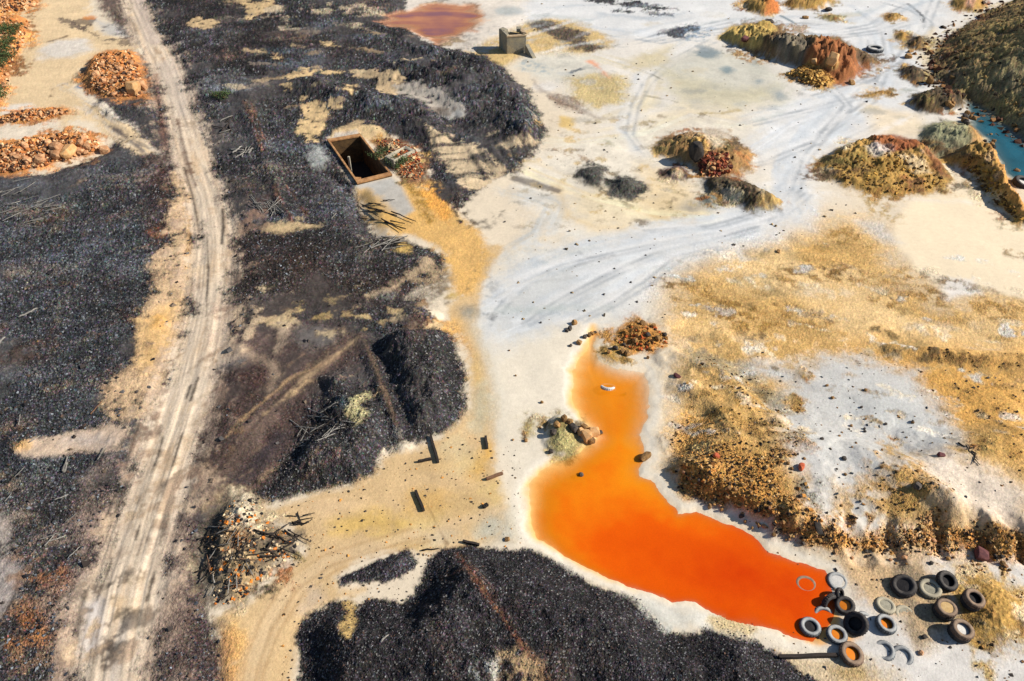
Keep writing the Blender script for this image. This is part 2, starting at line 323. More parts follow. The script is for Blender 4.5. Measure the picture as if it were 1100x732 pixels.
def S(pts, wid, col, soft=.3, warp=.2, op=1.0, grit=None, var=((.10, 'F2'),), b=None, tr=None):
    """a stroke; widths are half widths in photo px; tr=(amp, size) adds lengthwise streaks"""
    p = W(pts, True)
    wm = [w * mpp(*q) for w, q in zip(wid, pts)]
    idx = subset(p, max(wm) + soft + warp * 2 + .2)
    if not len(idx): return
    d, t, s = sdline(p, wm, GX[idx], GY[idx])
    m = sst(-soft, soft, d + noisy(idx, warp)) * op
    if tr:
        n = fbm(t.astype(f32) + .06 * F2[idx], (s / 16).astype(f32), tr[1], 4, 31, .6, 0.0)
        if tr[2]: m = m * sst(-.5, .35, n)
        m = brk(idx, m, b)
        c = mod(idx, col, var) * np.clip(1 + tr[0] * n, .3, 1.7)[:, None]
        CR[idx] += (np.clip(c, .003, .88) - CR[idx]) * m[:, None].astype(f32)
        if grit is not None: GR[idx] += (grit - GR[idx]) * m.astype(f32)
        return
    m = brk(idx, m, b)
    blend(idx, m.astype(f32), col, var, grit)
def E(cx, cy, rx, ry, col, **k):
    P([(cx + rx * math.cos(a), cy + ry * math.sin(a)) for a in np.linspace(0, 2 * math.pi, 15)[:-1]], col, **k)

# ---- large pale flats
P([(560, -60), (1110, -60), (1110, 60), (1060, 130), (1000, 150), (900, 200), (840, 240), (760, 250), (690, 255), (590, 250), (560, 200), (640, 130), (600, 100), (560, 60)], (230, 222, 210), soft=3, warp=1.5, var=((.05, 'F2'), (.06, 'SXB')))
P([(690, 130), (760, 100), (840, 110), (800, 170), (850, 200), (830, 240), (720, 235), (600, 240), (560, 190), (600, 150)], (233, 222, 203), soft=3, warp=1.5)
P([(505, 345), (520, 300), (545, 270), (600, 255), (700, 250), (740, 262), (712, 300), (715, 350), (735, 400), (725, 470), (712, 520), (640, 520), (575, 600), (540, 590), (545, 540), (525, 430)], (231, 219, 198), soft=1.5, warp=.5, var=((.05, 'F2'), (.03, 'F05')))
# ochre plain
P([(712, 310), (735, 285), (790, 268), (840, 252), (900, 232), (955, 243), (978, 290), (1012, 320), (1055, 312), (1110, 318), (1300, 330), (1300, 640), (1040, 600), (960, 596), (890, 592), (830, 580), (757, 550), (728, 535), (714, 505), (722, 460), (718, 420), (722, 380), (712, 345)],
  (218, 175, 108), soft=2.6, warp=1.2, grit=.45, var=((.12, 'F2'), (.12, 'F05'), (.14, 'E8'), (.14, 'F015'), (.14, 'SD')))
P([(740, 285), (850, 255), (920, 245), (960, 290), (1040, 330), (1100, 345), (1100, 385), (960, 372), (860, 380), (760, 360), (730, 330)], (234, 200, 146), soft=3, warp=2, op=.8, grit=.3, var=((.1, 'F2'), (.1, 'F05'), (.12, 'SXB')), b=[('E8', -.5, .3)])
P([(820, 360), (1110, 380), (1110, 500), (1000, 460), (930, 390), (820, 380)], (214, 160, 80), soft=2.5, warp=1.5, op=.8, b=[('E8', -.6, .3)], var=((.18, 'F2'), (.15, 'F05'), (.12, 'SX')))
# greyish film and pale pools over the ochre
for k in range(70):
    x, y = random.uniform(715, 1100), random.uniform(262, 420)
    r = random.uniform(5, 20)
    E(x, y, r * 1.6, r * .38, random.choice([(222, 205, 178), (178, 160, 118), (150, 128, 84), (200, 190, 172), (196, 148, 78), (140, 118, 76)]), soft=.7, warp=.9, op=random.uniform(.35, .8), b=[('F05', -.7, .5)])
P([(798, 396), (812, 388), (850, 392), (880, 380), (935, 384), (982, 398), (1012, 440), (1038, 466), (1026, 488), (990, 496), (965, 512), (940, 540), (935, 565), (900, 570), (876, 560), (866, 530), (852, 505), (846, 480), (838, 462), (826, 440), (838, 415), (818, 405)],
  (206, 203, 197), soft=1.2, warp=1.1, grit=.15, var=((.06, 'F2'), (.05, 'F05')))
P([(862, 520), (900, 500), (925, 540), (960, 560), (985, 568), (960, 580), (900, 580), (868, 570)], (222, 216, 206), soft=.6, warp=.6, op=.9, grit=.1)
P([(1000, 480), (1050, 495), (1110, 520), (1110, 575), (1060, 565), (1020, 545), (985, 520)], (226, 212, 196), soft=1.0, warp=.8, op=.85, grit=.2)
P([(895, 430), (935, 410), (985, 440), (1005, 470), (960, 470), (910, 455)], (196, 197, 194), soft=1.5, warp=1, op=.7)
E(948, 540, 50, 34, (190, 150, 88), soft=.9, warp=.9, op=.85, grit=.6, b=[('F05', -.8, .3)])
P([(942, 492), (985, 500), (1005, 545), (985, 570), (960, 548), (940, 530)], (176, 136, 74), soft=.7, warp=.7, op=.8, grit=.7, b=[('F05', -.9, .2)])
P([(822, 405), (845, 420), (848, 450), (835, 480), (815, 475), (810, 440)], (160, 142, 100), soft=.9, warp=.8, op=.7, grit=.6, b=[('F05', -.4, .3)])
P([(862, 505), (880, 515), (878, 545), (866, 560), (852, 545), (850, 520)], (110, 108, 96), soft=.5, warp=.6, op=.75, grit=.8, b=[('F05', -.6, .2)])
P([(745, 395), (800, 405), (838, 440), (820, 470), (770, 455), (745, 430)], (182, 142, 78), soft=1.2, warp=1, op=.9, grit=.65, b=[('F05', -.9, .2)])
P([(735, 380), (790, 385), (860, 430), (840, 445), (780, 400), (740, 392)], (130, 124, 104), soft=.6, warp=.8, op=.7, grit=.6, b=[('F2', -.4, .4)])
for (x, y, rx, ry) in [(905, 252, 26, 7), (920, 262, 20, 5), (885, 285, 18, 6), (905, 292, 24, 6), (935, 300, 30, 8), (980, 298, 28, 9), (990, 318, 30, 6), (945, 322, 20, 5), (840, 340, 18, 6), (870, 348, 25, 6), (1060, 330, 20, 7), (1080, 340, 22, 9), (845, 300, 10, 5), (820, 350, 20, 5), (770, 330, 30, 10), (790, 345, 25, 12), (752, 310, 18, 6), (1075, 360, 18, 6), (1010, 345, 20, 5), (1085, 420, 20, 9), (1060, 440, 26, 8), (1020, 420, 28, 5), (1000, 320, 16, 5), (1096, 492, 12, 25)]:
    E(x, y, rx, ry, (150, 112, 54), soft=.8, warp=1.0, op=.7, grit=.7, b=[('F05', -.5, .4)], var=((.25, 'F05'),))
S([(955, 374), (1000, 380), (1050, 384), (1110, 387)], [4, 6, 6, 6], (112, 82, 42), soft=.4, warp=.5, op=.75, grit=.9, b=[('F05', -.5, .3)])
# eroded bank
P([(718, 505), (735, 495), (770, 500), (820, 520), (842, 560), (880, 568), (960, 572), (1040, 566), (1110, 572), (1300, 590), (1300, 625), (1040, 604), (960, 600), (890, 594), (835, 582), (790, 564), (757, 548), (728, 532)],
  (204, 146, 74), soft=.5, warp=.5, grit=1.0, var=((.25, 'F05'), (.2, 'F2'), (.2, 'F015')))
P([(715, 470), (740, 455), (790, 470), (830, 490), (850, 530), (870, 560), (840, 566), (800, 530), (760, 500), (725, 500)], (206, 152, 78), soft=.8, warp=.7, op=.85, grit=.9, var=((.2, 'F2'), (.2, 'F05')))
P([(722, 515), (745, 515), (790, 540), (830, 562), (870, 572), (890, 585), (845, 582), (790, 562), (752, 544), (730, 534)], (120, 84, 44), soft=.5, warp=.5, op=.7, grit=1, b=[('F05', -.7, .4)])
P([(950, 570), (1000, 566), (1015, 590), (995, 600), (955, 596)], (222, 190, 150), soft=.5, warp=.4, op=.6, grit=.9)
S([(1075, 575), (1092, 588), (1110, 596)], [5, 7, 6], (110, 82, 44), soft=.4, warp=.5, op=.7, grit=.9)
S([(1000, 520), (1030, 545), (1050, 560), (1080, 575)], [6, 8, 6, 5], (170, 128, 66), soft=.5, warp=.6, op=.7, grit=.8, b=[('F05', -.7, .3)])
rs = random.Random(31)
for _ in range(46):
    x, y = rs.uniform(840, 1110), rs.uniform(556, 602)
    E(x, y, rs.uniform(4, 16), rs.uniform(2.5, 8), rs.choice([(150, 104, 58), (176, 124, 70), (120, 84, 50), (196, 150, 96), (136, 96, 52), (206, 172, 124)]), soft=.3, warp=.7, op=rs.uniform(.4, .85), grit=1, b=[('F05', -.6, .3)], var=((.25, 'F05'), (.25, 'F015')))
for _ in range(30):
    x, y = rs.uniform(715, 860), rs.uniform(450, 560)
    E(x, y, rs.uniform(4, 18), rs.uniform(2.5, 9), rs.choice([(206, 150, 74), (120, 86, 44), (216, 180, 118), (160, 116, 60), (96, 76, 46)]), soft=.4, warp=.8, op=rs.uniform(.35, .75), grit=.9, b=[('F05', -.6, .3)], var=((.25, 'F05'), (.25, 'F015')))
# yard of tyres
P([(890, 605), (930, 600), (1000, 604), (1090, 606), (1110, 612), (1300, 640), (1300, 800), (760, 800), (820, 690), (860, 692), (900, 670), (905, 640)], (219, 213, 205), soft=.6, warp=.5, grit=.12)
P([(885, 600), (925, 596), (985, 600), (1020, 640), (1015, 680), (985, 690), (975, 665), (945, 655), (920, 640), (905, 618)], (206, 168, 114), soft=.7, warp=.5, op=.85, grit=.4)
P([(950, 605), (985, 600), (1010, 640), (1010, 680), (985, 690), (972, 655), (958, 640)], (118, 108, 92), soft=.7, warp=.5, op=.75, grit=.5, b=[('F05', -1, .1)])
P([(1035, 612), (1060, 618), (1110, 640), (1110, 700), (1090, 690), (1050, 692), (1030, 670)], (190, 152, 62), soft=.7, warp=.6, op=.9, grit=.7, var=((.25, 'F05'), (.2, 'F2')))
P([(1035, 655), (1060, 655), (1085, 672), (1080, 692), (1050, 690)], (92, 62, 22), soft=.6, warp=.5, op=.85, grit=.9)
S([(1050, 640), (1075, 660), (1110, 685)], [4, 5, 4], (222, 140, 60), soft=.4, warp=.4, op=.6, grit=.6)
S([(1048, 695), (1055, 715), (1062, 740)], [6, 7, 6], (176, 142, 62), soft=.3, warp=.4, op=.85, grit=.7, b=[('F05', -.8, .3)])
P([(835, 690), (900, 705), (960, 725), (980, 800), (860, 800), (820, 720)], (205, 178, 130), soft=1.0, warp=.8, op=.75, grit=.45)
E(918, 722, 20, 8, (160, 130, 72), soft=.6, warp=.5, op=.7, grit=.6)
# ---- middle: washes of the salt flat
wash = (216, 216, 214)
P([(505, 330), (520, 300), (560, 275), (620, 258), (700, 245), (770, 240), (820, 235), (860, 235), (830, 260), (760, 275), (705, 300), (690, 340), (640, 345), (580, 350), (540, 370), (510, 372)], wash, soft=2.0, warp=.9, op=.85, var=((.05, 'F2'), (.10, 'SXB'), (.05, 'SX')))
P([(525, 345), (560, 310), (600, 285), (655, 270), (705, 268), (660, 300), (640, 325), (590, 350), (550, 362)], (198, 199, 197), soft=1.4, warp=.7, op=.75, var=((.06, 'F05'), (.06, 'SX')))
for pts in ([(560, 262), (620, 266), (700, 255), (780, 240), (850, 215)], [(540, 300), (600, 285), (680, 272), (760, 255), (830, 250)], [(600, 345), (660, 320), (690, 290), (740, 268)], [(545, 320), (580, 290), (620, 275)]):
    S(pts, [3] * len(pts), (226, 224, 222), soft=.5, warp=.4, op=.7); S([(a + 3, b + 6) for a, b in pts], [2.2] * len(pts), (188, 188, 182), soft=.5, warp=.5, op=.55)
S([(545, 205), (575, 212), (598, 214), (605, 224), (588, 235), (575, 250), (555, 262), (540, 275)], [3, 5, 9, 8, 7, 6, 6, 5], (190, 188, 182), soft=.9, warp=.6, op=.8)
S([(600, 200), (610, 232), (640, 244), (690, 246), (745, 238)], [3, 3, 3, 3, 3], (214, 178, 120), soft=.8, warp=.6, op=.7)
P([(605, 205), (640, 200), (700, 205), (745, 215), (735, 240), (690, 248), (640, 246), (612, 234)], (233, 213, 176), soft=1.5, warp=1, op=.8)
P([(690, 175), (730, 190), (750, 205), (745, 235), (715, 240), (690, 222)], (232, 204, 156), soft=1.5, warp=.8, op=.7)
E(744, 226, 17, 9, (168, 166, 158), soft=1.0, warp=.5, op=.85); E(744, 223, 9, 5, (112, 112, 112), soft=.6, warp=.4, op=.6)
S([(702, 232), (720, 238), (745, 240), (765, 236)], [2, 2, 3, 2], (206, 172, 110), soft=.6, op=.7)
S([(622, 272), (632, 277), (658, 274)], [1.5, 3, 1.5], (70, 66, 62), soft=.3, warp=.4, op=.9)
S([(522, 318), (530, 320), (545, 312)], [.8, 1.4, 1.2], (110, 116, 116), soft=.2, op=.8)
P([(548, 188), (572, 194), (604, 204), (600, 207), (570, 200), (546, 194)], (96, 88, 84), soft=.3, warp=.3, op=.8)
# grey-white wash road at the top, with curving wheel tracks
P([(700, 252), (800, 215), (842, 215), (850, 165), (800, 160), (840, 110), (905, 92), (900, 60), (870, 35), (790, 28), (720, 40), (650, 35), (560, 22), (540, 8), (640, -20), (1010, -60), (1070, -20), (1010, 30), (998, 60), (1000, 100), (930, 135), (880, 165), (860, 200), (870, 235), (800, 258)],
  (224, 223, 221), soft=1.8, warp=1.0, op=.92, var=((.05, 'F2'), (.08, 'SXB')))
tracks = [[(545, 22), (620, 30), (700, 42), (780, 26), (860, 22), (930, 28)], [(850, 225), (840, 190), (865, 150), (910, 110), (935, 70), (930, 40)], [(820, 240), (848, 205), (850, 180), (880, 140), (930, 105), (950, 60), (945, 30), (920, 10)],
          [(700, 258), (770, 248), (830, 232), (862, 205)], [(820, 205), (832, 225), (860, 238)], [(870, 100), (920, 85), (960, 60), (985, 30), (1000, -5)], [(840, 30), (890, 36), (940, 30), (975, 20)], [(800, 130), (850, 118), (900, 105), (940, 96)],
          [(895, 30), (930, 24), (970, 2)], [(945, 0), (975, 8), (992, 20), (990, 30)], [(880, 75), (905, 110), (880, 140)], [(760, 180), (820, 170), (870, 150)]]
tracks += [[(560, 345), (600, 318), (650, 292), (700, 270), (760, 256), (815, 240)], [(530, 330), (556, 302), (600, 282), (660, 268), (720, 256)], [(610, 345), (655, 322), (690, 300), (725, 272), (770, 262)], [(690, 245), (760, 240), (820, 222), (850, 198), (860, 170)],
           [(690, 165), (670, 140), (676, 110), (690, 85), (720, 60), (760, 40)], [(560, 18), (610, 40), (660, 46), (720, 30), (780, 18)], [(850, 200), (835, 215), (840, 232), (870, 246)], [(900, 150), (940, 130), (985, 118)]]
for t, w_, c_ in (([(505, 330), (560, 300), (620, 275), (700, 256), (780, 242), (850, 215)], 20, (196, 201, 205)), ([(540, 350), (600, 330), (660, 305), (700, 280), (760, 262)], 16, (204, 207, 208)), ([(850, 220), (850, 180), (890, 130), (930, 95), (945, 50), (930, 15)], 24, (200, 205, 210)),
                  ([(545, 20), (620, 32), (700, 40), (790, 28), (870, 24), (940, 26)], 10, (196, 202, 208)), ([(800, 160), (850, 130), (905, 108), (950, 92)], 14, (206, 209, 212)), ([(545, 205), (590, 220), (575, 250), (530, 275), (505, 300)], 12, (192, 194, 192)),
                  ([(560, 130), (620, 150), (690, 140), (740, 120), (800, 130)], 16, (226, 210, 180)), ([(570, 180), (640, 210), (700, 225), (760, 230)], 14, (226, 202, 160)), ([(700, 60), (740, 90), (800, 105), (840, 95)], 14, (190, 188, 172)), ([(640, 60), (700, 80), (690, 110), (650, 125)], 9, (208, 190, 150))):
    S(t, [w_ * .5] + [w_] * (len(t) - 2) + [w_ * .5], c_, soft=1.6, warp=1.0, op=.9, tr=(.2, 1.1, True), var=((.05, 'F2'), (.03, 'F05')))
    S([(a, b + w_ * .35) for a, b in t], [w_ * .3] * len(t), tuple(min(v + 34, 240) for v in c_), soft=1.0, warp=.8, op=.6, tr=(.10, .6, True))
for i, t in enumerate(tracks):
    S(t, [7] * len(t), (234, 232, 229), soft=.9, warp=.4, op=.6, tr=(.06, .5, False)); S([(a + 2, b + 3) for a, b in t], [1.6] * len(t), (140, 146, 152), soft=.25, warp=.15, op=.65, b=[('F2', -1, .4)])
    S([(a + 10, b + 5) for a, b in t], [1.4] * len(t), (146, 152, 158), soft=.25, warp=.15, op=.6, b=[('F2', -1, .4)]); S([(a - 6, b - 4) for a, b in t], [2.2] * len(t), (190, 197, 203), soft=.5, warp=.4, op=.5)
S([(975, 4), (988, 14), (993, 20), (991, 24)], [1, 1.2, 1.4, .6], (60, 66, 72), soft=.2, op=.8)
S([(838, 17), (848, 22), (856, 27)], [1, 1.4, .6], (84, 108, 120), soft=.2, op=.8)
P([(720, 62), (760, 52), (815, 60), (842, 90), (838, 108), (790, 112), (735, 100), (708, 80)], (206, 202, 186), soft=2.2, warp=1.2, op=.8)
P([(710, 72), (745, 85), (790, 95), (830, 92), (835, 108), (770, 118), (730, 110)], (198, 186, 150), soft=2.0, warp=1.2, op=.6)
E(757, 57, 15, 6, (104, 124, 134), soft=.9, warp=.8, op=.8, b=[('F2', -.7, .4)]); E(781, 76, 7, 4, (112, 134, 142), soft=.6, warp=.5, op=.8); E(837, 103, 6, 4, (140, 152, 156), soft=.6, warp=.5, op=.8)
E(812, 68, 5, 3, (130, 150, 160), soft=.5, warp=.5, op=.7); E(815, 88, 6, 3, (130, 150, 160), soft=.5, warp=.5, op=.7); E(816, 72, 14, 9, (188, 186, 172), soft=1.4, warp=.8, op=.6)
P([(712, 32), (725, 28), (748, 26), (752, 34), (735, 42), (716, 40)], (56, 60, 70), soft=.4, warp=1.2, op=.95, grit=.6); P([(728, 30), (762, 30), (765, 40), (735, 44)], (128, 148, 166), soft=.6, warp=1.2, op=.7, grit=.5, b=[('F05', -.5, .4)])
S([(628, -4), (660, 4), (700, 8), (722, 10)], [6, 8, 7, 4], (38, 38, 44), soft=.5, warp=1.8, op=.97, grit=.8, b=[('F2', -.9, -.1)]); S([(660, 12), (700, 14), (722, 16)], [3, 3, 2], (40, 42, 50), soft=.4, warp=1.5, op=.9, grit=.8, b=[('F2', -.6, .1)])
S([(640, 14), (700, 20), (740, 14)], [4, 5, 3], (160, 172, 182), soft=.8, warp=1, op=.5)
S([(752, 122), (775, 122), (792, 119)], [1.2, 2.5, 1.5], (176, 152, 96), soft=.4, warp=.4, op=.8); S([(752, 121), (764, 126)], [.7, .7], (90, 80, 66), soft=.15, op=.9)
S([(680, 72), (700, 80), (712, 86)], [.6, .9, .5], (96, 92, 84), soft=.2, op=.7); S([(690, 102), (720, 108), (727, 110)], [.5, .6, .8], (120, 110, 90), soft=.2, op=.7)
# ochre islands of the middle distance
P([(490, 52), (530, 40), (562, 26), (588, 20), (620, 24), (662, 44), (655, 52), (628, 58), (600, 60), (570, 58), (545, 68), (510, 70)], (208, 176, 116), soft=1.0, warp=.9, op=.95, grit=.3, var=((.12, 'F2'), (.12, 'F05')))
P([(570, 26), (582, 22), (605, 27), (628, 36), (632, 46), (650, 52), (640, 56), (615, 54), (600, 42), (580, 34)], (76, 66, 58), soft=.5, warp=1.0, op=.95, grit=.6, b=[('F2', -1.3, -.3)])
P([(565, 62), (600, 56), (640, 62), (650, 84), (620, 90), (580, 85), (556, 72)], (214, 208, 192), soft=1.4, warp=.9, op=.8)
P([(610, 85), (640, 78), (670, 82), (676, 100), (665, 112), (640, 116), (618, 106), (612, 95)], (198, 174, 116), soft=1.2, warp=.9, op=.9, grit=.35)
S([(634, 66), (645, 74), (654, 84)], [2, 2.4, 1.4], (232, 158, 120), soft=.4, warp=.4, op=.85); S([(614, 78), (624, 74)], [1.6, 1.6], (60, 74, 88), soft=.3, warp=.6, op=.85)
P([(670, 72), (690, 58), (722, 50), (720, 68), (690, 76)], (208, 190, 146), soft=1.2, warp=.8, op=.7)
P([(560, 62), (585, 70), (588, 78), (562, 74)], (132, 152, 162), soft=.6, warp=.8, op=.6, b=[('F05', -.5, .4)])
P([(588, 104), (600, 100), (620, 110), (625, 120), (606, 118)], (120, 92, 72), soft=.6, warp=.8, op=.8, grit=.5)
E(586, 93, 13, 5, (228, 222, 214), soft=.5, warp=.4, op=.8); S([(572, 86), (582, 98), (605, 106), (640, 126), (670, 130)], [2, 2, 2, 2, 1], (168, 154, 140), soft=.4, warp=.5, op=.7)
P([(600, 125), (616, 128), (614, 138), (604, 136)], (214, 178, 96), soft=.5, warp=.5, op=.8)
S([(594, 160), (615, 165), (632, 172)], [3, 4, 4], (150, 118, 82), soft=.4, warp=.9, op=.7, grit=.5, b=[('F05', -.5, .2)]); E(650, 154, 6, 4, (140, 136, 112), soft=.4, warp=.7, op=.6, b=[('F05', -.5, .2)])
S([(545, 150), (570, 156), (600, 163)], [2, 2, 2], (120, 104, 88), soft=.3, warp=.7, op=.7, b=[('F05', -.5, .2)])
# ---- red pool surroundings
P([(380, -60), (560, -60), (560, 20), (520, 50), (470, 62), (430, 50), (408, 40), (395, 20)], (229, 218, 204), soft=1.2, warp=1.8, op=.95)
P([(398, 26), (420, 18), (470, 4), (512, 6), (524, 22), (505, 32), (478, 48), (440, 34), (410, 34)], (226, 176, 134), soft=.9, warp=.9, op=.9)
S([(448, 38), (480, 34), (510, 34)], [4, 3, 3], (214, 150, 112), soft=.6, warp=.7, op=.8); S([(440, 32), (475, 40), (500, 44)], [2, 2, 1.5], (230, 214, 190), soft=.4, warp=.7, op=.7)
E(545, 12, 15, 5, (176, 182, 180), soft=.8, warp=.6, op=.8)
# ---- cream mud flat and sand at the east
P([(956, 250), (968, 225), (985, 212), (1018, 208), (1032, 190), (1050, 200), (1062, 218), (1085, 238), (1110, 250), (1300, 280), (1300, 345), (1110, 322), (1050, 308), (1022, 318), (988, 292), (966, 268)], (247, 227, 194), soft=.5, warp=.4, grit=.02, var=((.03, 'F2'), (.03, 'SXB')))
P([(1016, 300), (1045, 300), (1050, 312), (1032, 318), (1018, 322)], (230, 224, 218), soft=.5, warp=.5, op=.8)
P([(930, 112), (990, 122), (1000, 140), (985, 150), (940, 146)], (240, 220, 188), soft=1.2, warp=.6, op=.85, grit=.03)
P([(920, 210), (950, 215), (970, 232), (958, 240), (935, 226)], (180, 148, 90), soft=.8, warp=.8, op=.8, grit=.5, b=[('F05', -.4, .4)])
P([(920, 238), (950, 240), (968, 262), (950, 262), (930, 250)], (206, 206, 204), soft=.8, warp=.7, op=.7)
P([(985, 40), (1004, 30), (1010, 60), (1000, 85), (990, 70)], (226, 204, 164), soft=.7, warp=.6, op=.7)
# ---- the black tips
coalvar = ((.4, 'F2'), (.22, 'F05'), (.5, 'E8'), (.15, 'F015'), (.3, 'SX'))
P(COALW, (60, 58, 59), soft=.4, warp=.7, grit=1.0, var=coalvar)
P([(-260, 190), (60, 190), (150, 160), (165, 240), (150, 330), (120, 420), (100, 520), (-260, 540)], (68, 71, 75), soft=2, warp=1, op=.8, grit=1, var=coalvar + ((.2, 'SXB'),))
for pts in ([(0, 272), (60, 252), (140, 235)], [(0, 345), (70, 330), (140, 320)], [(0, 402), (60, 408), (130, 398)], [(20, 300), (80, 290), (150, 285)]):
    S(pts, [7, 7, 5], (92, 96, 100), soft=1.2, warp=1.0, op=.4, b=[('F2', -.4, .5)])
P([(150, 150), (190, 170), (185, 250), (170, 262), (160, 240), (158, 200)], (82, 58, 50), soft=.9, warp=.8, op=.8, grit=.8, var=coalvar)
E(172, 258, 12, 12, (104, 62, 40), soft=.6, warp=.8, op=.7, b=[('F05', -.6, .4)])
P([(235, 240), (330, 250), (460, 290), (460, 325), (400, 340), (300, 345), (250, 360), (240, 320)], (60, 50, 45), soft=2, warp=1, op=.85, grit=.9, var=coalvar)
P([(160, -20), (250, -20), (330, 40), (380, 30), (400, 60), (330, 75), (260, 80), (215, 60), (190, 50)], (50, 44, 43), soft=2, warp=1.2, op=.8, grit=.8, var=coalvar)
P([(105, 0), (132, -10), (150, 35), (148, 50), (125, 35)], (66, 46, 42), soft=.9, warp=1, op=.9, grit=.7, var=coalvar)
for (x, y, rx, ry, c) in [(300, 60, 40, 9, (92, 100, 108)), (340, 70, 50, 8, (84, 90, 98)), (240, 100, 22, 16, (88, 92, 96)), (410, 65, 30, 8, (66, 66, 70)), (265, 30, 30, 8, (84, 86, 92)), (560, 120, 20, 14, (78, 80, 84)), (250, 40, 10, 8, (104, 104, 100)), (255, 150, 20, 20, (66, 68, 74)), (450, 60, 30, 10, (78, 80, 86)), (520, 90, 26, 10, (72, 74, 80)), (395, 40, 40, 6, (80, 84, 92)), (350, 25, 16, 6, (92, 98, 106))]:
    E(x, y, rx, ry, c, soft=1.2, warp=1.2, op=.6, b=[('F2', -.5, .5)])
rs = random.Random(11)
for _ in range(190):
    x, y = (rs.uniform(-20, 170), rs.uniform(185, 520)) if rs.random() < .4 else (rs.uniform(170, 520), rs.uniform(0, 345)); r = rs.uniform(5, 26)
    P([(x + r * 1.5 * math.cos(a) + r * .9 * math.sin(a), y - r * .22 * math.cos(a) + r * .4 * math.sin(a)) for a in np.linspace(0, 6.28, 13)[:-1]] if CLIPC.size and x < 500 else [(x, y), (x + 3, y), (x, y + 2)], rs.choice([(66, 50, 42), (36, 35, 39), (30, 30, 35), (98, 101, 105), (84, 66, 56), (28, 28, 33), (66, 74, 82), (104, 94, 84), (46, 36, 32)]), soft=1.2, warp=1.6, op=rs.uniform(.4, .8), b=[('F2', -.6, .4), ('F05', -1, .4)], var=coalvar)
# pale sand showing through the tips
sand = (222, 190, 140)
def sandp(pts, soft=.25, warp=.8, op=.95, c=sand, g=.15, b=[('F05', -1.2, -.1)]): P(pts, c, soft=soft, warp=warp, op=op, grit=g, b=b)
sandp([(324, 112), (345, 106), (350, 120), (347, 138), (340, 152), (330, 152), (318, 142), (324, 128)])
sandp([(303, 90), (318, 90), (316, 100), (304, 98)]); sandp([(316, 104), (325, 100), (336, 104), (326, 110)]); sandp([(305, 82), (330, 74), (340, 76), (330, 82), (312, 86)])
sandp([(345, 76), (372, 76), (366, 80), (346, 80)]); sandp([(372, 92), (384, 90), (388, 98), (378, 104), (370, 98)]); sandp([(342, 44), (358, 46), (364, 50), (350, 50)]); sandp([(290, 58), (304, 60), (302, 66), (292, 62)])
sandp([(356, 108), (366, 106), (366, 114), (356, 113)])
sandp([(374, 74), (420, 76), (440, 82), (432, 90), (424, 104), (408, 100), (404, 86), (380, 82)], c=(208, 180, 140))
sandp([(424, 92), (450, 90), (475, 102), (498, 118), (496, 126), (470, 120), (450, 108), (430, 102)], c=(196, 184, 168), soft=.5)
E(488, 122, 10, 4, (190, 186, 178), soft=.4, warp=.4, op=.9, grit=.1)
sandp([(448, 128), (478, 143), (505, 156), (532, 170), (548, 186), (525, 200), (504, 206), (488, 190), (470, 172), (456, 152)], c=(214, 190, 154), b=[('F05', -1.3, -.2), ('SX', -1.1, .0)])
sandp([(520, 140), (560, 146), (588, 150), (570, 160), (540, 160)], c=(196, 174, 142), op=.7, b=[('SX', -.4, .3)])
sandp([(262, 4), (290, 0), (300, 8), (280, 14), (268, 20)], op=.8); sandp([(198, 20), (214, 18), (235, 24), (222, 30), (205, 28)], c=(206, 176, 132)); sandp([(255, -4), (270, 0), (262, 6)], op=.8)
for (x, y, r) in [(330, 8, 8), (352, 12, 10), (300, 20, 8), (370, 6, 12), (390, 14, 12), (310, 30, 7), (380, 28, 10), (296, 10, 6)]: E(x, y, r * 1.6, r * .35, (196, 178, 150), soft=.4, warp=1.2, op=.7, b=[('F2', -.4, .3)])
E(341, 170, 8, 11, (158, 160, 156), soft=.5, warp=.6, op=.85, grit=.4)
for (x, y, rx, ry) in [(300, 246, 18, 5), (330, 243, 16, 5)]: E(x, y, rx, ry, (198, 172, 130), soft=.5, warp=.9, op=.9, grit=.2)
for (x, y, rx, ry, c) in [(325, 332, 10, 7, (184, 160, 112)), (340, 340, 16, 6, (186, 158, 104)), (355, 322, 14, 6, (150, 130, 96)), (400, 342, 16, 6, (190, 164, 118)), (420, 335, 14, 6, (186, 160, 116)), (392, 352, 8, 5, (200, 172, 120)), (310, 350, 16, 5, (200, 178, 150)), (370, 335, 10, 4, (170, 144, 100)), (300, 365, 8, 10, (190, 168, 142))]:
    E(x, y, rx, ry, c, soft=.35, warp=1.1, op=.85, grit=.4, b=[('F05', -.7, .1)])
S([(400, 318), (420, 310), (440, 298), (458, 282)], [5, 5, 5, 4], (196, 170, 138), soft=.4, warp=.5, op=.85, grit=.3); E(415, 318, 12, 5, (140, 136, 130), soft=.5, op=.6); E(460, 300, 20, 12, (168, 146, 116), soft=.8, warp=.8, op=.7, grit=.5, b=[('F05', -.7, .3)])
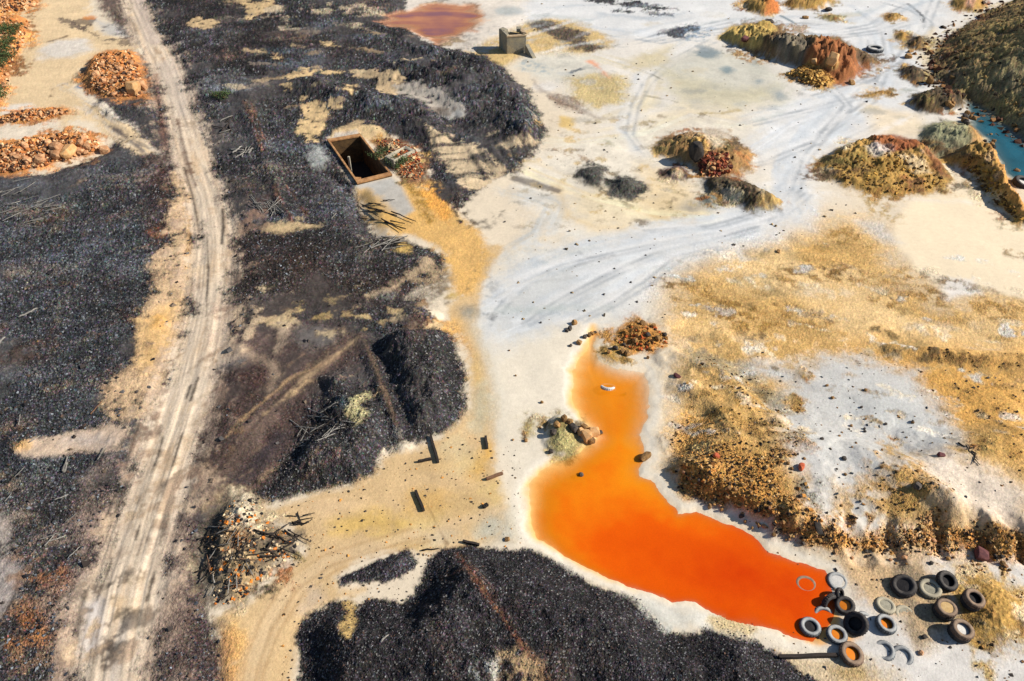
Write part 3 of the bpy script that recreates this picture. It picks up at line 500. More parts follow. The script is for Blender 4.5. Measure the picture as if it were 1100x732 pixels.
# brown hollow with pale tracks
P([(245, 365), (300, 345), (360, 345), (395, 365), (385, 395), (345, 410), (330, 450), (290, 520), (250, 545), (190, 530), (200, 470), (230, 420)], (78, 62, 56), soft=1.0, warp=.6, op=.9, grit=.55, var=((.2, 'F2'), (.2, 'F05'), (.15, 'SY')))
P([(228, 395), (260, 390), (290, 392), (290, 420), (250, 450), (225, 440)], (58, 40, 36), soft=.6, warp=.6, op=.85, grit=.8, var=coalvar)
P([(248, 360), (282, 352), (290, 380), (270, 388), (250, 384)], (104, 84, 78), soft=.4, warp=.5, op=.8, grit=.7)
E(338, 362, 22, 12, (112, 106, 102), soft=.8, warp=.5, op=.9, grit=.1)
S([(384, 362), (360, 380), (335, 400), (300, 432), (270, 470), (240, 505), (212, 535)], [9, 10, 11, 12, 12, 12, 10], (104, 86, 76), soft=.6, warp=.3, op=.9, grit=.3, tr=(.5, .4, False))
S([(382, 364), (350, 390), (318, 415), (285, 445)], [2, 3, 3, 1.5], (196, 166, 128), soft=.25, warp=.3, op=.85, grit=.2)
S([(345, 392), (310, 408), (275, 438), (243, 470)], [1.2, 1.4, 1.4, 1.0], (190, 156, 116), soft=.2, warp=.15, op=.85); S([(330, 410), (318, 420), (305, 430)], [3, 4, 3], (204, 172, 130), soft=.25, warp=.4, op=.85)
S([(300, 470), (270, 505), (240, 535)], [8, 9, 7], (66, 58, 60), soft=.6, warp=.3, op=.7, grit=.3, tr=(.3, .4, False))
S([(215, 380), (235, 372), (262, 378), (290, 388), (298, 400), (290, 420)], [10, 10, 7, 5, 4, 2], (168, 146, 124), soft=.5, warp=.4, op=.85, grit=.2)
S([(296, 378), (306, 352), (300, 345)], [3, 5, 4], (196, 172, 146), soft=.4, warp=.4, op=.85, grit=.2)
S([(212, 405), (235, 395), (258, 388)], [5, 6, 6], (120, 118, 116), soft=.6, warp=.5, op=.7, grit=.2)
S([(200, 525), (235, 490), (252, 470)], [8, 7, 4], (150, 112, 66), soft=.6, warp=.6, op=.6, grit=.5, b=[('F05', -.6, .4)]); E(190, 524, 14, 6, (190, 156, 100), soft=.5, warp=.5, op=.8)
# round tip detail
E(448, 352, 12, 16, (96, 74, 62), soft=.4, warp=.3, op=.8, grit=.7); S([(455, 322), (462, 335), (460, 352)], [1.5, 1.8, 1.5], (150, 108, 74), soft=.2, warp=.3, op=.8)
P([(395, 372), (440, 358), (482, 364), (498, 400), (500, 438), (486, 452), (455, 470), (432, 470), (420, 430)], (48, 46, 47), soft=.5, warp=.4, op=.7, grit=1, var=coalvar)
for (x, y, r) in [(440, 430, 8), (452, 420, 10), (470, 402, 9), (480, 420, 7), (462, 385, 8), (446, 450, 6)]: E(x, y, r, r * 1.1, (92, 84, 80), soft=.5, warp=.6, op=.6, b=[('F05', -.3, .4)])
S([(391, 366), (399, 385), (407, 405), (418, 435), (432, 476)], [1.6, 2.2, 2.2, 1.8, 1.8], (122, 100, 80), soft=.15, warp=.15, op=.85, grit=.5)
P([(372, 428), (392, 420), (398, 424), (395, 440), (388, 456), (378, 460), (370, 448)], (188, 176, 130), soft=.25, warp=.4, op=.9, grit=.8, b=[('F05', -.9, -.1)]); E(368, 432, 9, 8, (70, 92, 98), soft=.4, warp=.4, op=.6)
E(424, 468, 7, 10, (140, 138, 132), soft=.3, warp=.4, op=.6, b=[('F05', -.4, .3)])
# ---- the sand road and the yellow fringe at the edge of the salt
P([(500, 310), (520, 262), (545, 262), (520, 305), (512, 350), (525, 390), (534, 440), (532, 490), (545, 550), (552, 582), (500, 590), (470, 592), (446, 592), (420, 592), (384, 606), (362, 620), (366, 632), (400, 632), (372, 645), (340, 656), (320, 682), (320, 706), (305, 800), (238, 800), (236, 690), (226, 662), (262, 652), (305, 612), (330, 588), (292, 552), (290, 545), (340, 530), (385, 520), (404, 510), (412, 490), (440, 482), (472, 470), (492, 456), (505, 438), (504, 400), (494, 362), (475, 335)],
  (219, 186, 138), soft=.35, warp=.35, grit=.15, var=((.08, 'F2'), (.07, 'F05'), (.06, 'E8')))
P([(395, 215), (440, 190), (470, 195), (490, 225), (520, 255), (528, 275), (505, 318), (486, 322), (488, 296), (478, 272), (446, 256), (420, 250)], (226, 178, 104), soft=.5, warp=.5, op=.95, grit=.25, var=((.10, 'F2'), (.10, 'F05')))
P([(468, 340), (490, 345), (505, 362), (512, 385), (498, 385), (488, 360), (470, 352)], (222, 170, 100), soft=.5, warp=.5, op=.85, grit=.4)
for (x, y, rx, ry, c, o) in [(400, 562, 45, 14, (214, 176, 92), .7), (460, 540, 26, 18, (212, 166, 84), .55), (430, 580, 30, 8, (218, 186, 110), .6), (470, 572, 28, 10, (208, 198, 172), .6), (512, 500, 12, 12, (216, 170, 84), .75), (524, 484, 6, 9, (222, 172, 84), .8), (513, 395, 6, 18, (218, 182, 112), .7), (516, 440, 9, 28, (190, 186, 160), .7), (490, 490, 22, 18, (200, 182, 142), .6), (525, 565, 18, 18, (188, 190, 176), .75), (500, 548, 26, 22, (205, 172, 116), .6), (540, 580, 12, 8, (200, 196, 180), .8), (495, 345, 10, 14, (226, 178, 104), .5), (350, 545, 40, 10, (224, 192, 150), .6), (460, 500, 22, 10, (214, 178, 124), .7), (545, 560, 8, 20, (196, 192, 176), .6), (530, 530, 10, 16, (214, 186, 120), .6)]:
    E(x, y, rx, ry, c, soft=.6, warp=.5, op=o)
P([(236, 680), (252, 672), (268, 690), (262, 732), (250, 800), (238, 800)], (226, 166, 92), soft=.4, warp=.4, op=.8, grit=.5, b=[('F05', -1.0, .2)])
S([(246, 660), (258, 680), (262, 720), (255, 760)], [6, 6, 6, 5], (228, 186, 120), soft=.4, warp=.3, op=.5, grit=.4)
road2 = [(258, 800), (272, 715), (288, 672), (315, 630), (352, 604), (400, 588), (450, 574), (500, 560), (540, 545)]
S(road2, [16, 14, 13, 12, 11, 9, 8, 6, 4], (222, 192, 150), soft=.4, warp=.15, op=.75, grit=.12, tr=(.16, .3, False))
for o in (-8, 5, 11):
    S([(a + o, b + o * .7) for a, b in road2[:7]], [1.2] * 7, (176, 138, 92), soft=.18, warp=.12, op=.6)
P([(330, 632), (345, 628), (352, 640), (338, 652), (325, 655)], (200, 182, 164), soft=.4, warp=.3, op=.6)
P([(430, 560), (452, 552), (475, 548), (480, 565), (455, 572)], (222, 190, 120), soft=.5, warp=.4, op=.6)
S([(460, 545), (468, 560), (480, 584)], [.8, .8, .6], (128, 96, 62), soft=.15, op=.7); S([(470, 545), (476, 553), (484, 562)], [.6, .6, .4], (140, 104, 62), soft=.12, op=.6)
# grey blue stains on the salt beside the fringe
S([(505, 345), (520, 380), (532, 420), (535, 470)], [6, 5, 4, 4], (206, 202, 186), soft=.7, warp=.4, op=.6)
E(503, 335, 10, 7, (128, 140, 140), soft=.8, warp=.5, op=.75); S([(468, 330), (490, 322), (502, 310), (512, 290), (505, 275)], [1, 1.2, 1, 1, .8], (110, 96, 76), soft=.2, warp=.3, op=.7, b=[('F05', -.5, .2)])
E(487, 318, 8, 4, (190, 160, 80), soft=.4, warp=.5, op=.7)
# ---- sandy yard in the far corner
P([(-260, -60), (98, -60), (98, 0), (92, 22), (110, 34), (142, 44), (150, 52), (112, 60), (88, 74), (82, 98), (100, 114), (134, 134), (168, 164), (152, 166), (122, 148), (84, 126), (74, 134), (104, 146), (60, 152), (-260, 172)], (228, 200, 158), soft=.5, warp=.8, grit=.12, var=((.07, 'F2'), (.05, 'F05'), (.08, 'SXB')))
P([(38, 55), (60, 44), (92, 42), (100, 54), (75, 62), (45, 64)], (212, 205, 196), soft=1.0, warp=.7, op=.85); P([(100, 20), (130, 28), (140, 40), (112, 38)], (196, 192, 186), soft=.7, warp=.8, op=.8)
P([(-50, 130), (60, 128), (70, 140), (0, 162), (-50, 166)], (226, 214, 196), soft=.8, warp=.5, op=.8); P([(0, 115), (30, 110), (40, 116), (0, 124)], (228, 222, 214), soft=.5, warp=.4, op=.7)
S([(38, 47), (55, 44), (72, 39)], [1.2, 1.5, 1], (90, 66, 50), soft=.3, warp=.5, op=.8); S([(54, 104), (56, 96), (70, 90)], [.8, .9, .7], (100, 76, 58), soft=.2, warp=.4, op=.7)
S([(64, 20), (75, 27), (90, 30), (110, 44), (140, 40)], [.8, 1.5, 2, 3, 3], (84, 70, 66), soft=.3, warp=1.0, op=.75, grit=.4)
for (x, y, rx, ry) in [(112, 30, 26, 3), (128, 46, 22, 3), (98, 24, 14, 3), (135, 36, 14, 2)]: E(x, y, rx, ry, (70, 56, 54), soft=.3, warp=1.3, op=.7, b=[('F2', -.3, .3)])
E(97, 19, 6, 2, (214, 134, 60), soft=.3, warp=.4, op=.7)
S([(66, 92), (90, 106), (115, 126), (140, 146), (168, 166)], [7, 10, 10, 9, 4], (206, 194, 178), soft=.6, warp=.8, op=.8, grit=.2, tr=(.4, .5, True), b=[('F05', -1.1, .1)])
for k in range(6): S([(140 + 3 * k, 118 + 5 * k), (158 + 2 * k, 124 + 5 * k), (170, 134 + 5 * k)], [.6, 1.6, 1.8], (46, 44, 46), soft=.2, warp=.5, op=.85, grit=.8)
for k in range(3): S([(104 + 12 * k, 128 + 6 * k), (130 + 10 * k, 144 + 8 * k), (160, 160 + 8 * k)], [.5, .8, .8], (120, 108, 100), soft=.2, warp=.3, op=.7)
P([(86, 76), (108, 58), (135, 54), (158, 62), (166, 90), (168, 112), (128, 112), (96, 104), (78, 88)], (74, 66, 62), soft=.5, warp=.7, op=.8, grit=.8, var=coalvar)
E(84, 94, 5, 2, (84, 124, 160), soft=.3, op=.7)
# ---- dirt track
P([(186, 185), (200, 180), (208, 215), (206, 260), (205, 330), (200, 360), (170, 440), (150, 450), (122, 452), (104, 436), (112, 418), (138, 400), (146, 370), (156, 330), (168, 300), (164, 285), (178, 262), (184, 225)], (208, 176, 138), soft=.4, warp=.7, grit=.4, b=[('F05', -1.3, -.2)], var=((.14, 'F05'), (.12, 'F2')))
P([(150, 345), (170, 330), (195, 320), (188, 380), (160, 400), (145, 390)], (224, 182, 122), soft=.6, warp=.6, op=.85, grit=.25); E(172, 345, 10, 8, (228, 172, 92), soft=.5, warp=.5, op=.7)
for (x, y, rx, ry) in [(178, 210, 8, 12), (186, 285, 7, 9), (170, 300, 8, 8), (195, 245, 6, 14), (190, 320, 6, 8), (160, 372, 8, 5), (157, 402, 10, 4), (150, 430, 8, 6)]: E(x, y, rx, ry, (112, 90, 72), soft=.4, warp=.6, op=.6, grit=.6, b=[('F05', -.5, .3)])
S([(208, 180), (203, 215), (203, 260), (200, 300)], [2, 2.4, 2.4, 2], (216, 164, 92), soft=.3, warp=.4, op=.8)
P([(18, 484), (40, 472), (68, 466), (78, 460), (104, 458), (118, 454), (135, 462), (128, 482), (110, 486), (62, 488), (30, 490)], (212, 186, 160), soft=.3, warp=.4, op=.95, grit=.2)
E(95, 474, 26, 8, (184, 174, 168), soft=.7, warp=.5, op=.7); E(24, 480, 8, 4, (224, 176, 110), soft=.3, op=.7)
P([(100, 500), (118, 492), (122, 520), (105, 600), (75, 700), (60, 800), (20, 800), (60, 700), (80, 620), (72, 560), (90, 530)], (160, 138, 124), soft=1.0, warp=.9, op=.85, grit=.6, var=((.15, 'F2'), (.2, 'F05')))
P([(-260, 500), (20, 520), (60, 545), (72, 620), (50, 720), (0, 800), (-260, 800)], (84, 80, 78), soft=1.5, warp=1, op=.7, grit=1, var=coalvar)
P([(-100, 555), (5, 552), (14, 566), (10, 590), (-100, 600)], (176, 164, 154), soft=.5, warp=.4, op=.85, grit=.3); P([(-100, 602), (8, 602), (24, 612), (18, 640), (2, 662), (-100, 680)], (170, 158, 150), soft=.4, warp=.3, op=.9, grit=.3)
S([(22, 615), (18, 635), (5, 665)], [.8, 1, .8], (84, 76, 72), soft=.15, warp=.2, op=.8)
for (x, y, rx, ry, c) in [(40, 605, 18, 20, (156, 112, 82)), (60, 618, 10, 18, (164, 106, 66)), (30, 670, 14, 14, (160, 104, 60)), (8, 690, 10, 10, (150, 100, 54)), (42, 680, 10, 12, (182, 122, 70)), (20, 710, 20, 12, (140, 104, 76)), (45, 715, 14, 12, (168, 134, 104)), (60, 650, 9, 20, (150, 126, 112)), (50, 580, 22, 12, (150, 130, 116)), (28, 560, 20, 12, (150, 132, 118)), (5, 520, 10, 8, (190, 162, 130))]:
    E(x, y, rx, ry, c, soft=.7, warp=.8, op=.7, b=[('F05', -.7, .4)])
P([(175, 500), (200, 520), (220, 560), (218, 640), (235, 690), (240, 800), (160, 800), (168, 680), (180, 590)], (92, 76, 70), soft=1.0, warp=.5, op=.9, grit=.7, var=((.2, 'F05'), (.15, 'F2')))
P([(150, 660), (180, 620), (205, 650), (195, 700), (175, 800), (140, 800)], (166, 142, 124), soft=1.2, warp=.8, op=.7, grit=.5, b=[('F05', -1, .3)])
P([(205, 660), (232, 670), (240, 720), (236, 800), (205, 800)], (62, 52, 50), soft=.8, warp=.6, op=.8, grit=.9, var=coalvar)
S(RD, [58, 55, 52, 48, 45, 42, 40, 37, 33, 29, 25, 23, 22, 21, 20, 19, 18, 16, 15, 13, 11], (190, 167, 145), soft=1.2, warp=1.5, op=.85, grit=.25, tr=(.22, .5, True))
S(RD, [38, 37, 36, 35, 33, 32, 30, 28, 25, 22, 19, 17, 16, 15, 14, 13.5, 13, 12, 11, 10, 9], (221, 201, 176), soft=.7, warp=1.1, op=.95, grit=.12, tr=(.28, .35, False))
rs = random.Random(3)
for _ in range(70):
    k = rs.randrange(1, 19); t = rs.random(); x = RD[k][0] * t + RD[k + 1][0] * (1 - t); y = RD[k][1] * t + RD[k + 1][1] * (1 - t); w_ = 34 - 1.2 * k
    x += rs.uniform(-1, 1) * w_; dx = (RD[k][0] - RD[k + 1][0]) * .4; dy = (RD[k][1] - RD[k + 1][1]) * .4
    S([(x - dx, y - dy), (x, y), (x + dx, y + dy)], [w_ * .04, w_ * rs.uniform(.08, .2), w_ * .04], rs.choice([(120, 98, 80), (150, 126, 102), (220, 204, 184), (226, 196, 152), (136, 116, 98), (160, 134, 112)]), soft=.35, warp=.6, op=rs.uniform(.25, .55), b=[('F05', -.6, .4)])
def off(o, i0, i1): return [(a + o * (1.0 - .028 * k), b) for k, (a, b) in list(enumerate(RD))[i0:i1]]
for o, c in ((-20, (196, 166, 132)), (-8, (224, 202, 172)), (6, (206, 178, 144)), (15, (226, 206, 178)), (22, (184, 154, 122)), (0, (170, 140, 108))):
    q = off(o, 0, 20); S(q, [3.4 - .12 * k for k in range(len(q))], c, soft=.3, warp=.5, op=.42, tr=(.4, .3, True))
P([(168, 70), (185, 62), (200, 95), (205, 128), (190, 125), (178, 95)], (202, 186, 170), soft=.6, warp=.4, op=.7); S([(140, -20), (155, 20), (166, 46)], [5, 6, 6], (196, 178, 164), soft=.4, warp=.3, op=.7, tr=(.3, .5, False))
for q, w in (([(129, 522), (122, 538), (114, 555)], 1.5), ([(137, 518), (129, 538), (120, 560)], 1.3), ([(187, 535), (182, 548), (176, 575)], 1.4), ([(181, 540), (177, 555), (172, 585)], 1.2), ([(213, 406), (209, 418), (205, 430)], 1.5), ([(205, 414), (200, 428)], .9), ([(239, 225), (240, 245), (238, 262)], 1.6),
             ([(92, 635), (86, 665), (83, 690)], 1.6), ([(106, 640), (100, 660), (95, 672)], 1.4), ([(112, 645), (108, 660)], 1.1), ([(166, 615), (162, 630), (158, 645)], 1.0), ([(150, 565), (146, 580)], .9), ([(120, 600), (112, 625), (102, 650)], 1.0), ([(175, 470), (170, 490), (166, 500)], 1.1), ([(196, 465), (190, 485), (186, 500)], 1.2), ([(172, 92), (176, 100)], 1.2), ([(222, 250), (224, 290), (221, 340)], .8), ([(150, 455), (140, 485), (134, 505)], 1.0), ([(198, 180), (208, 215), (214, 250)], .9)):
    S(q, [w] * len(q), (62, 54, 48), soft=.12, warp=.10, op=.85, grit=.3)
P([(96, 650), (108, 644), (110, 670), (102, 700), (92, 706), (88, 690)], (224, 214, 206), soft=.4, warp=.3, op=.85, grit=.05); S([(135, 670), (126, 700), (122, 732)], [3, 4, 4], (214, 202, 190), soft=.4, warp=.3, op=.6)
S([(190, 128), (200, 170), (210, 200)], [1.5, 1.6, 1.6], (92, 58, 44), soft=.3, warp=.4, op=.8); S([(168, 80), (172, 120), (178, 160)], [2, 2.4, 2], (120, 74, 54), soft=.4, warp=.5, op=.6)
S([(180, 160), (172, 176), (150, 190)], [6, 8, 6], (128, 114, 102), soft=.6, warp=.7, op=.7, grit=.5, tr=(.4, .5, True))
P([(222, 330), (240, 320), (250, 345), (242, 380), (228, 385)], (196, 174, 152), soft=.4, warp=.6, op=.7, grit=.3, b=[('F05', -.8, .2)])
# ---- the near slag tip
P(SLAG, (44, 41, 43), soft=.18, warp=.35, grit=1.0, var=((.2, 'F2'), (.25, 'F05'), (.3, 'F015')))
P([(362, 620), (382, 609), (402, 600), (442, 590), (445, 606), (430, 622), (412, 630), (385, 626), (366, 630)], (58, 55, 58), soft=.15, warp=.35, grit=1.0, var=coalvar)
rs = random.Random(17)
for _ in range(40):
    x, y = rs.uniform(330, 850), rs.uniform(595, 735); r = rs.uniform(6, 26)
    if sdpoly(np.array(SLAG, float), np.array([x]), np.array([y]))[0] < 8: continue
    E(x, y, r * rs.uniform(.5, 1.6), r * rs.uniform(.3, .9), rs.choice([(72, 62, 56), (32, 30, 32), (58, 56, 60), (84, 74, 68), (30, 29, 31), (62, 50, 44)]), soft=.5, warp=.8, op=rs.uniform(.3, .7), b=[('F2', -.7, .4)], var=coalvar)
S([(492, 596), (512, 625), (538, 660), (562, 695), (592, 740)], [1.4, 2, 2.2, 2.2, 2.2], (112, 76, 56), soft=.15, warp=.15, op=.85, grit=.8); S([(500, 600), (525, 630), (556, 680)], [1, 1, 1], (84, 66, 58), soft=.15, op=.7)
S([(465, 670), (480, 700), (492, 740)], [2, 2.4, 2], (92, 80, 74), soft=.3, warp=.3, op=.6); S([(474, 622), (486, 618), (494, 614)], [.8, .8, .6], (120, 84, 60), soft=.12, op=.7)
P([(540, 700), (565, 705), (580, 732), (560, 760), (530, 740)], (176, 148, 110), soft=.4, warp=.5, op=.8, grit=.6, b=[('F05', -.6, .3)]); E(525, 722, 10, 8, (180, 184, 180), soft=.4, warp=.5, op=.6, b=[('F05', -.4, .3)])
P([(366, 645), (376, 642), (384, 648), (382, 670), (374, 684), (368, 676), (370, 660)], (206, 172, 110), soft=.18, warp=.25, op=.95, grit=.3)
# salt rim of the pond, orange stains on its bed
idx = np.nonzero(sdP > -3.2)[0]
w_ = .35 + .5 * sst(-.4, .6, F8[idx])
east = sst(0, 3, (GX[idx] - g0(620, 480)[0]))
m = sst(-1.0, -.35, sdP[idx] + .15 * F2[idx] + .1 * F05[idx]) * .92
blend(idx, m.astype(f32), (236, 226, 208), ((.05, 'F05'),), .05)
m = sst(-.55, .15, sdP[idx] + .12 * F2[idx]) * (1 - .7 * east)
blend(idx, m.astype(f32), (244, 196, 120), ((.05, 'F05'),), .02)
m = sst(.1, 1.2, sdP[idx]); blend(idx, (m * .9).astype(f32), (246, 158, 50), ((.05, 'F05'),), .02)
P([(694, 640), (716, 650), (746, 654), (770, 662), (740, 676), (718, 676), (700, 658)], (220, 216, 204), soft=.4, warp=.3, op=.9, grit=.12); P([(686, 640), (704, 655), (722, 678), (712, 674), (696, 656)], (190, 190, 180), soft=.3, warp=.3, op=.7)
P([(764, 664), (790, 664), (815, 680), (800, 680), (776, 674)], (196, 172, 122), soft=.3, warp=.4, op=.8, grit=.5)
P([(866, 655), (890, 650), (900, 660), (905, 676), (925, 684), (918, 690), (900, 690), (880, 692), (866, 690)], (248, 176, 78), soft=.25, warp=.2, op=.85, grit=.03)
S([(637, 350), (634, 366), (628, 380)], [2, 2.2, 6], (240, 190, 112), soft=.3, warp=.15, op=.9, grit=.05)
# ---- pit surroundings
P([(352, 150), (360, 140), (384, 133), (408, 137), (420, 148), (412, 160), (400, 156), (388, 145), (362, 149)], (222, 192, 144), soft=.25, warp=.3, op=.95, grit=.25); P([(355, 150), (386, 145), (384, 140), (360, 143)], (206, 196, 184), soft=.2, warp=.1, op=.85)
P([(400, 152), (420, 146), (446, 158), (460, 178), (456, 198), (432, 196), (416, 172)], (142, 108, 78), soft=.4, warp=.5, op=.95, grit=.9, var=((.3, 'F05'), (.3, 'F015')))
P([(384, 199), (421, 190), (432, 202), (445, 226), (430, 236), (408, 226), (392, 214)], (190, 188, 182), soft=.3, warp=.15, op=.9, grit=.05); P([(386, 206), (398, 204), (420, 222), (440, 240), (430, 252), (408, 250), (394, 232)], (224, 178, 102), soft=.6, warp=.4, op=.85, grit=.15)
P([(438, 198), (450, 204), (462, 225), (470, 238), (460, 240), (446, 220)], (150, 112, 40), soft=.35, warp=.4, op=.75, grit=.6, b=[('F05', -.8, .2)]); P([(450, 196), (476, 205), (488, 228), (482, 242), (466, 230)], (232, 164, 74), soft=.4, warp=.5, op=.8, grit=.5)
S([(470, 200), (485, 214), (500, 232), (508, 240)], [2, 2.5, 2.2, 1], (60, 52, 48), soft=.25, warp=.5, op=.8, grit=.8, b=[('F05', -.7, .1)]); S([(500, 245), (520, 238), (545, 225)], [.8, 1, .7], (90, 84, 74), soft=.2, warp=.4, op=.7, b=[('F05', -.5, .2)])
E(434, 266, 9, 5, (208, 172, 100), soft=.3, warp=.5, op=.85, grit=.3)
S([(508, 170), (516, 180), (520, 192)], [3, 3, 2], (58, 56, 58), soft=.4, warp=.5, op=.8, grit=.7)
for k in range(4): S([(514 + 8 * k, 166 - 2 * k), (522 + 8 * k, 180 - 3 * k), (530 + 7 * k, 190 - 5 * k)], [1.8, 1.6, .8], (52, 52, 56), soft=.25, warp=.5, op=.9, grit=.9)
for q in ([(262, 108), (272, 132), (282, 162)], [(270, 112), (284, 150)], [(294, 200), (304, 220), (314, 238)], [(308, 200), (330, 232)]): S(q, [1.4] * len(q), (112, 78, 58), soft=.25, warp=.3, op=.75)
P([(268, 545), (285, 532), (296, 545), (288, 560), (272, 562)], (206, 178, 138), soft=.3, warp=.4, op=.8)
S([(440, 124), (454, 140), (463, 168), (474, 200), (488, 225), (498, 244)], [7, 7, 6, 5, 4, 2], (60, 56, 56), soft=.3, warp=.8, op=.95, grit=1, b=[('F05', -1.1, -.1)])
rs = random.Random(5)
for _ in range(150):
    x, y = rs.uniform(545, 760), rs.uniform(125, 245); r = rs.uniform(1, 5)
    E(x, y, r * 1.5, r * .6, rs.choice([(150, 132, 96), (120, 104, 84), (200, 176, 130), (176, 164, 144), (206, 172, 110)]), soft=.3, warp=.6, op=rs.uniform(.3, .7), grit=.3, b=[('F05', -.5, .3)])
for _ in range(120):
    x, y = rs.uniform(560, 1000), rs.uniform(15, 130); r = rs.uniform(1, 6)
    E(x, y, r * 2.2, r * .5, rs.choice([(176, 176, 170), (160, 166, 170), (200, 186, 156), (150, 150, 144)]), soft=.4, warp=.8, op=rs.uniform(.25, .6), b=[('F2', -.5, .4)])
# ---- spoil heaps and rubble
rs = random.Random(21)
for _ in range(150):      # tufty dark streaks and pale films across the ochre plain
    x, y = rs.uniform(712, 1105), rs.uniform(258, 470); r = rs.uniform(4, 22); t = rs.uniform(.05, .4); w_ = rs.uniform(.7, 2.6)
    S([(x - r, y - r * t), (x, y), (x + r, y + r * t)], [w_ * .4, w_, w_ * .4], rs.choice([(138, 104, 52), (120, 92, 50), (160, 124, 66), (104, 84, 48), (232, 218, 196), (226, 206, 172), (206, 206, 200)]), soft=.3, warp=.7, op=rs.uniform(.4, .85), grit=.6, b=[('F05', -.6, .4)], var=((.25, 'F05'), (.2, 'F015')))
for _ in range(90):       # tan scrapes over the tips
    x, y = rs.uniform(235, 500), rs.uniform(0, 150) if rs.random() < .6 else rs.uniform(300, 360); r = rs.uniform(3, 16); w_ = rs.uniform(.5, 2.0); t = rs.uniform(-.35, .25)
    S([(x - r, y - r * t), (x, y), (x + r, y + r * t)], [w_ * .3, w_, w_ * .4], rs.choice([(196, 170, 130), (160, 136, 104), (206, 184, 146), (132, 118, 104), (110, 92, 76)]), soft=.3, warp=1.0, op=rs.uniform(.5, .95), grit=.3, b=[('F2', -.7, .2)])
for _ in range(60):       # scrapes in the brown hollow
    x, y = rs.uniform(190, 390), rs.uniform(370, 530); r = rs.uniform(8, 36); w_ = rs.uniform(.4, 1.6)
    S([(x + r, y - r * .8), (x, y), (x - r, y + r * .85)], [w_ * .3, w_, w_ * .3], rs.choice([(150, 124, 98), (178, 150, 116), (46, 38, 38), (62, 50, 46), (120, 98, 82), (40, 36, 40)]), soft=.2, warp=.3, op=rs.uniform(.3, .75), b=[('F05', -.9, .3), ('F2', -.9, .3)])
for _ in range(120):      # stains and scuffs on the black ground west of the track
    x, y = rs.uniform(-5, 160), rs.uniform(190, 720); r = rs.uniform(3, 22); w_ = rs.uniform(.6, 2.5); t = rs.uniform(.1, .5)
    S([(x - r, y + r * t), (x, y), (x + r, y - r * t)], [w_ * .3, w_, w_ * .3], rs.choice([(110, 98, 84), (92, 94, 96), (32, 31, 34), (34, 34, 38), (124, 104, 84), (70, 54, 46)]), soft=.4, warp=.9, op=rs.uniform(.3, .8), b=[('F2', -.6, .3), ('F05', -.9, .3)])
for _ in range(70):       # rust and pale soil fraying in from the track
    k = rs.randrange(1, 12); x, y = RD[k][0] + rs.choice([-1, 1]) * rs.uniform(22, 52), RD[k][1] + rs.uniform(-25, 25); r = rs.uniform(5, 22)
    S([(x + r * .35, y - r), (x, y), (x - r * .35, y + r)], [.6, rs.uniform(1, 5), .6], rs.choice([(196, 170, 144), (176, 150, 128), (206, 180, 148), (150, 124, 104), (130, 104, 88)]), soft=.5, warp=.9, op=rs.uniform(.4, .85), grit=.3, b=[('F2', -.7, .2), ('F05', -.9, .3)])
for _ in range(60):       # blue grey wash lines on the flats
    x, y = rs.choice([(rs.uniform(520, 720), rs.uniform(245, 345)), (rs.uniform(760, 1000), rs.uniform(5, 225)), (rs.uniform(540, 780), rs.uniform(5, 55))]); r = rs.uniform(14, 50); t = rs.uniform(-.5, .1) if x < 760 or y > 90 else rs.uniform(-.4, .2); w_ = rs.uniform(1, 4)
    S([(x - r, y - r * t), (x, y + rs.uniform(-2, 2)), (x + r, y + r * t)], [w_ * .3, w_, w_ * .3], rs.choice([(184, 192, 198), (172, 178, 182), (236, 234, 230), (190, 196, 190), (240, 236, 232)]), soft=.5, warp=.5, op=rs.uniform(.25, .6))
def HC(pts, c, **k):
    a = dict(soft=.45, warp=.45, grit=.45, var=((.22, 'F05'), (.2, 'F2'), (.2, 'F015'))); a.update(k); P(pts, c, **a)
OCH, RUST, OLV, BRN = (186, 146, 78), (160, 86, 44), (132, 118, 72), (96, 66, 44)
mp = {m[0]: m[1] for m in MOUNDS}
for lab, foot, *_ in MOUNDS:
    c = OCH
    if 'orange rubble' in lab: c = (196, 132, 76)
    elif 'red brown rubble' in lab: c = (140, 96, 66)
    elif 'sandy rubble' in lab: c = (140, 122, 96)
    elif 'gravel' in lab: c = (74, 72, 66)
    elif 'purple' in lab: c = (104, 84, 84)
    elif 'grey ring' in lab: c = (120, 124, 116)
    elif 'grey green' in lab: c = (150, 146, 112)
    elif 'dark' in lab and 'ridge' not in lab and 'pale' not in lab: c = (84, 70, 50)
    elif 'olive' in lab: c = (156, 138, 86)
    elif 'scree' in lab and 'ochre' in lab: c = (186, 132, 66)
    elif 'pale flank' in lab: c = (168, 130, 82)
    elif 'long brown' in lab: c = (132, 104, 70)
    HC(foot, c, soft=1.1, warp=1.0, op=.5, b=[('F05', -.8, .3)])
    HC(foot, c, soft=.5, warp=.6)
    r_ = random.Random(len(lab) * 7 + int(foot[0][0]))
    fp = np.array(foot, float); ex, ey = np.ptp(fp[:, 0]), np.ptp(fp[:, 1]); fam = [(98, 72, 44), (206, 166, 98), (150, 92, 52), (222, 202, 164), (120, 104, 62), (176, 130, 66), (66, 52, 38)]
    if 'gravel' in lab or 'orange' in lab: fam = [c, tuple(v * .7 for v in c), tuple(min(v * 1.25, 235) for v in c)]
    for _ in range(16):
        t = r_.random(); k1, k2 = r_.choice(foot), r_.choice(foot); x, y = k1[0] * t + k2[0] * (1 - t), k1[1] * t + k2[1] * (1 - t)
        E(x, y, ex * r_.uniform(.04, .16), ey * r_.uniform(.05, .16), r_.choice(fam), soft=.3, warp=.7, op=r_.uniform(.4, .9), grit=.8, b=[('F05', -.6, .3)], var=((.2, 'F05'), (.2, 'F015')))
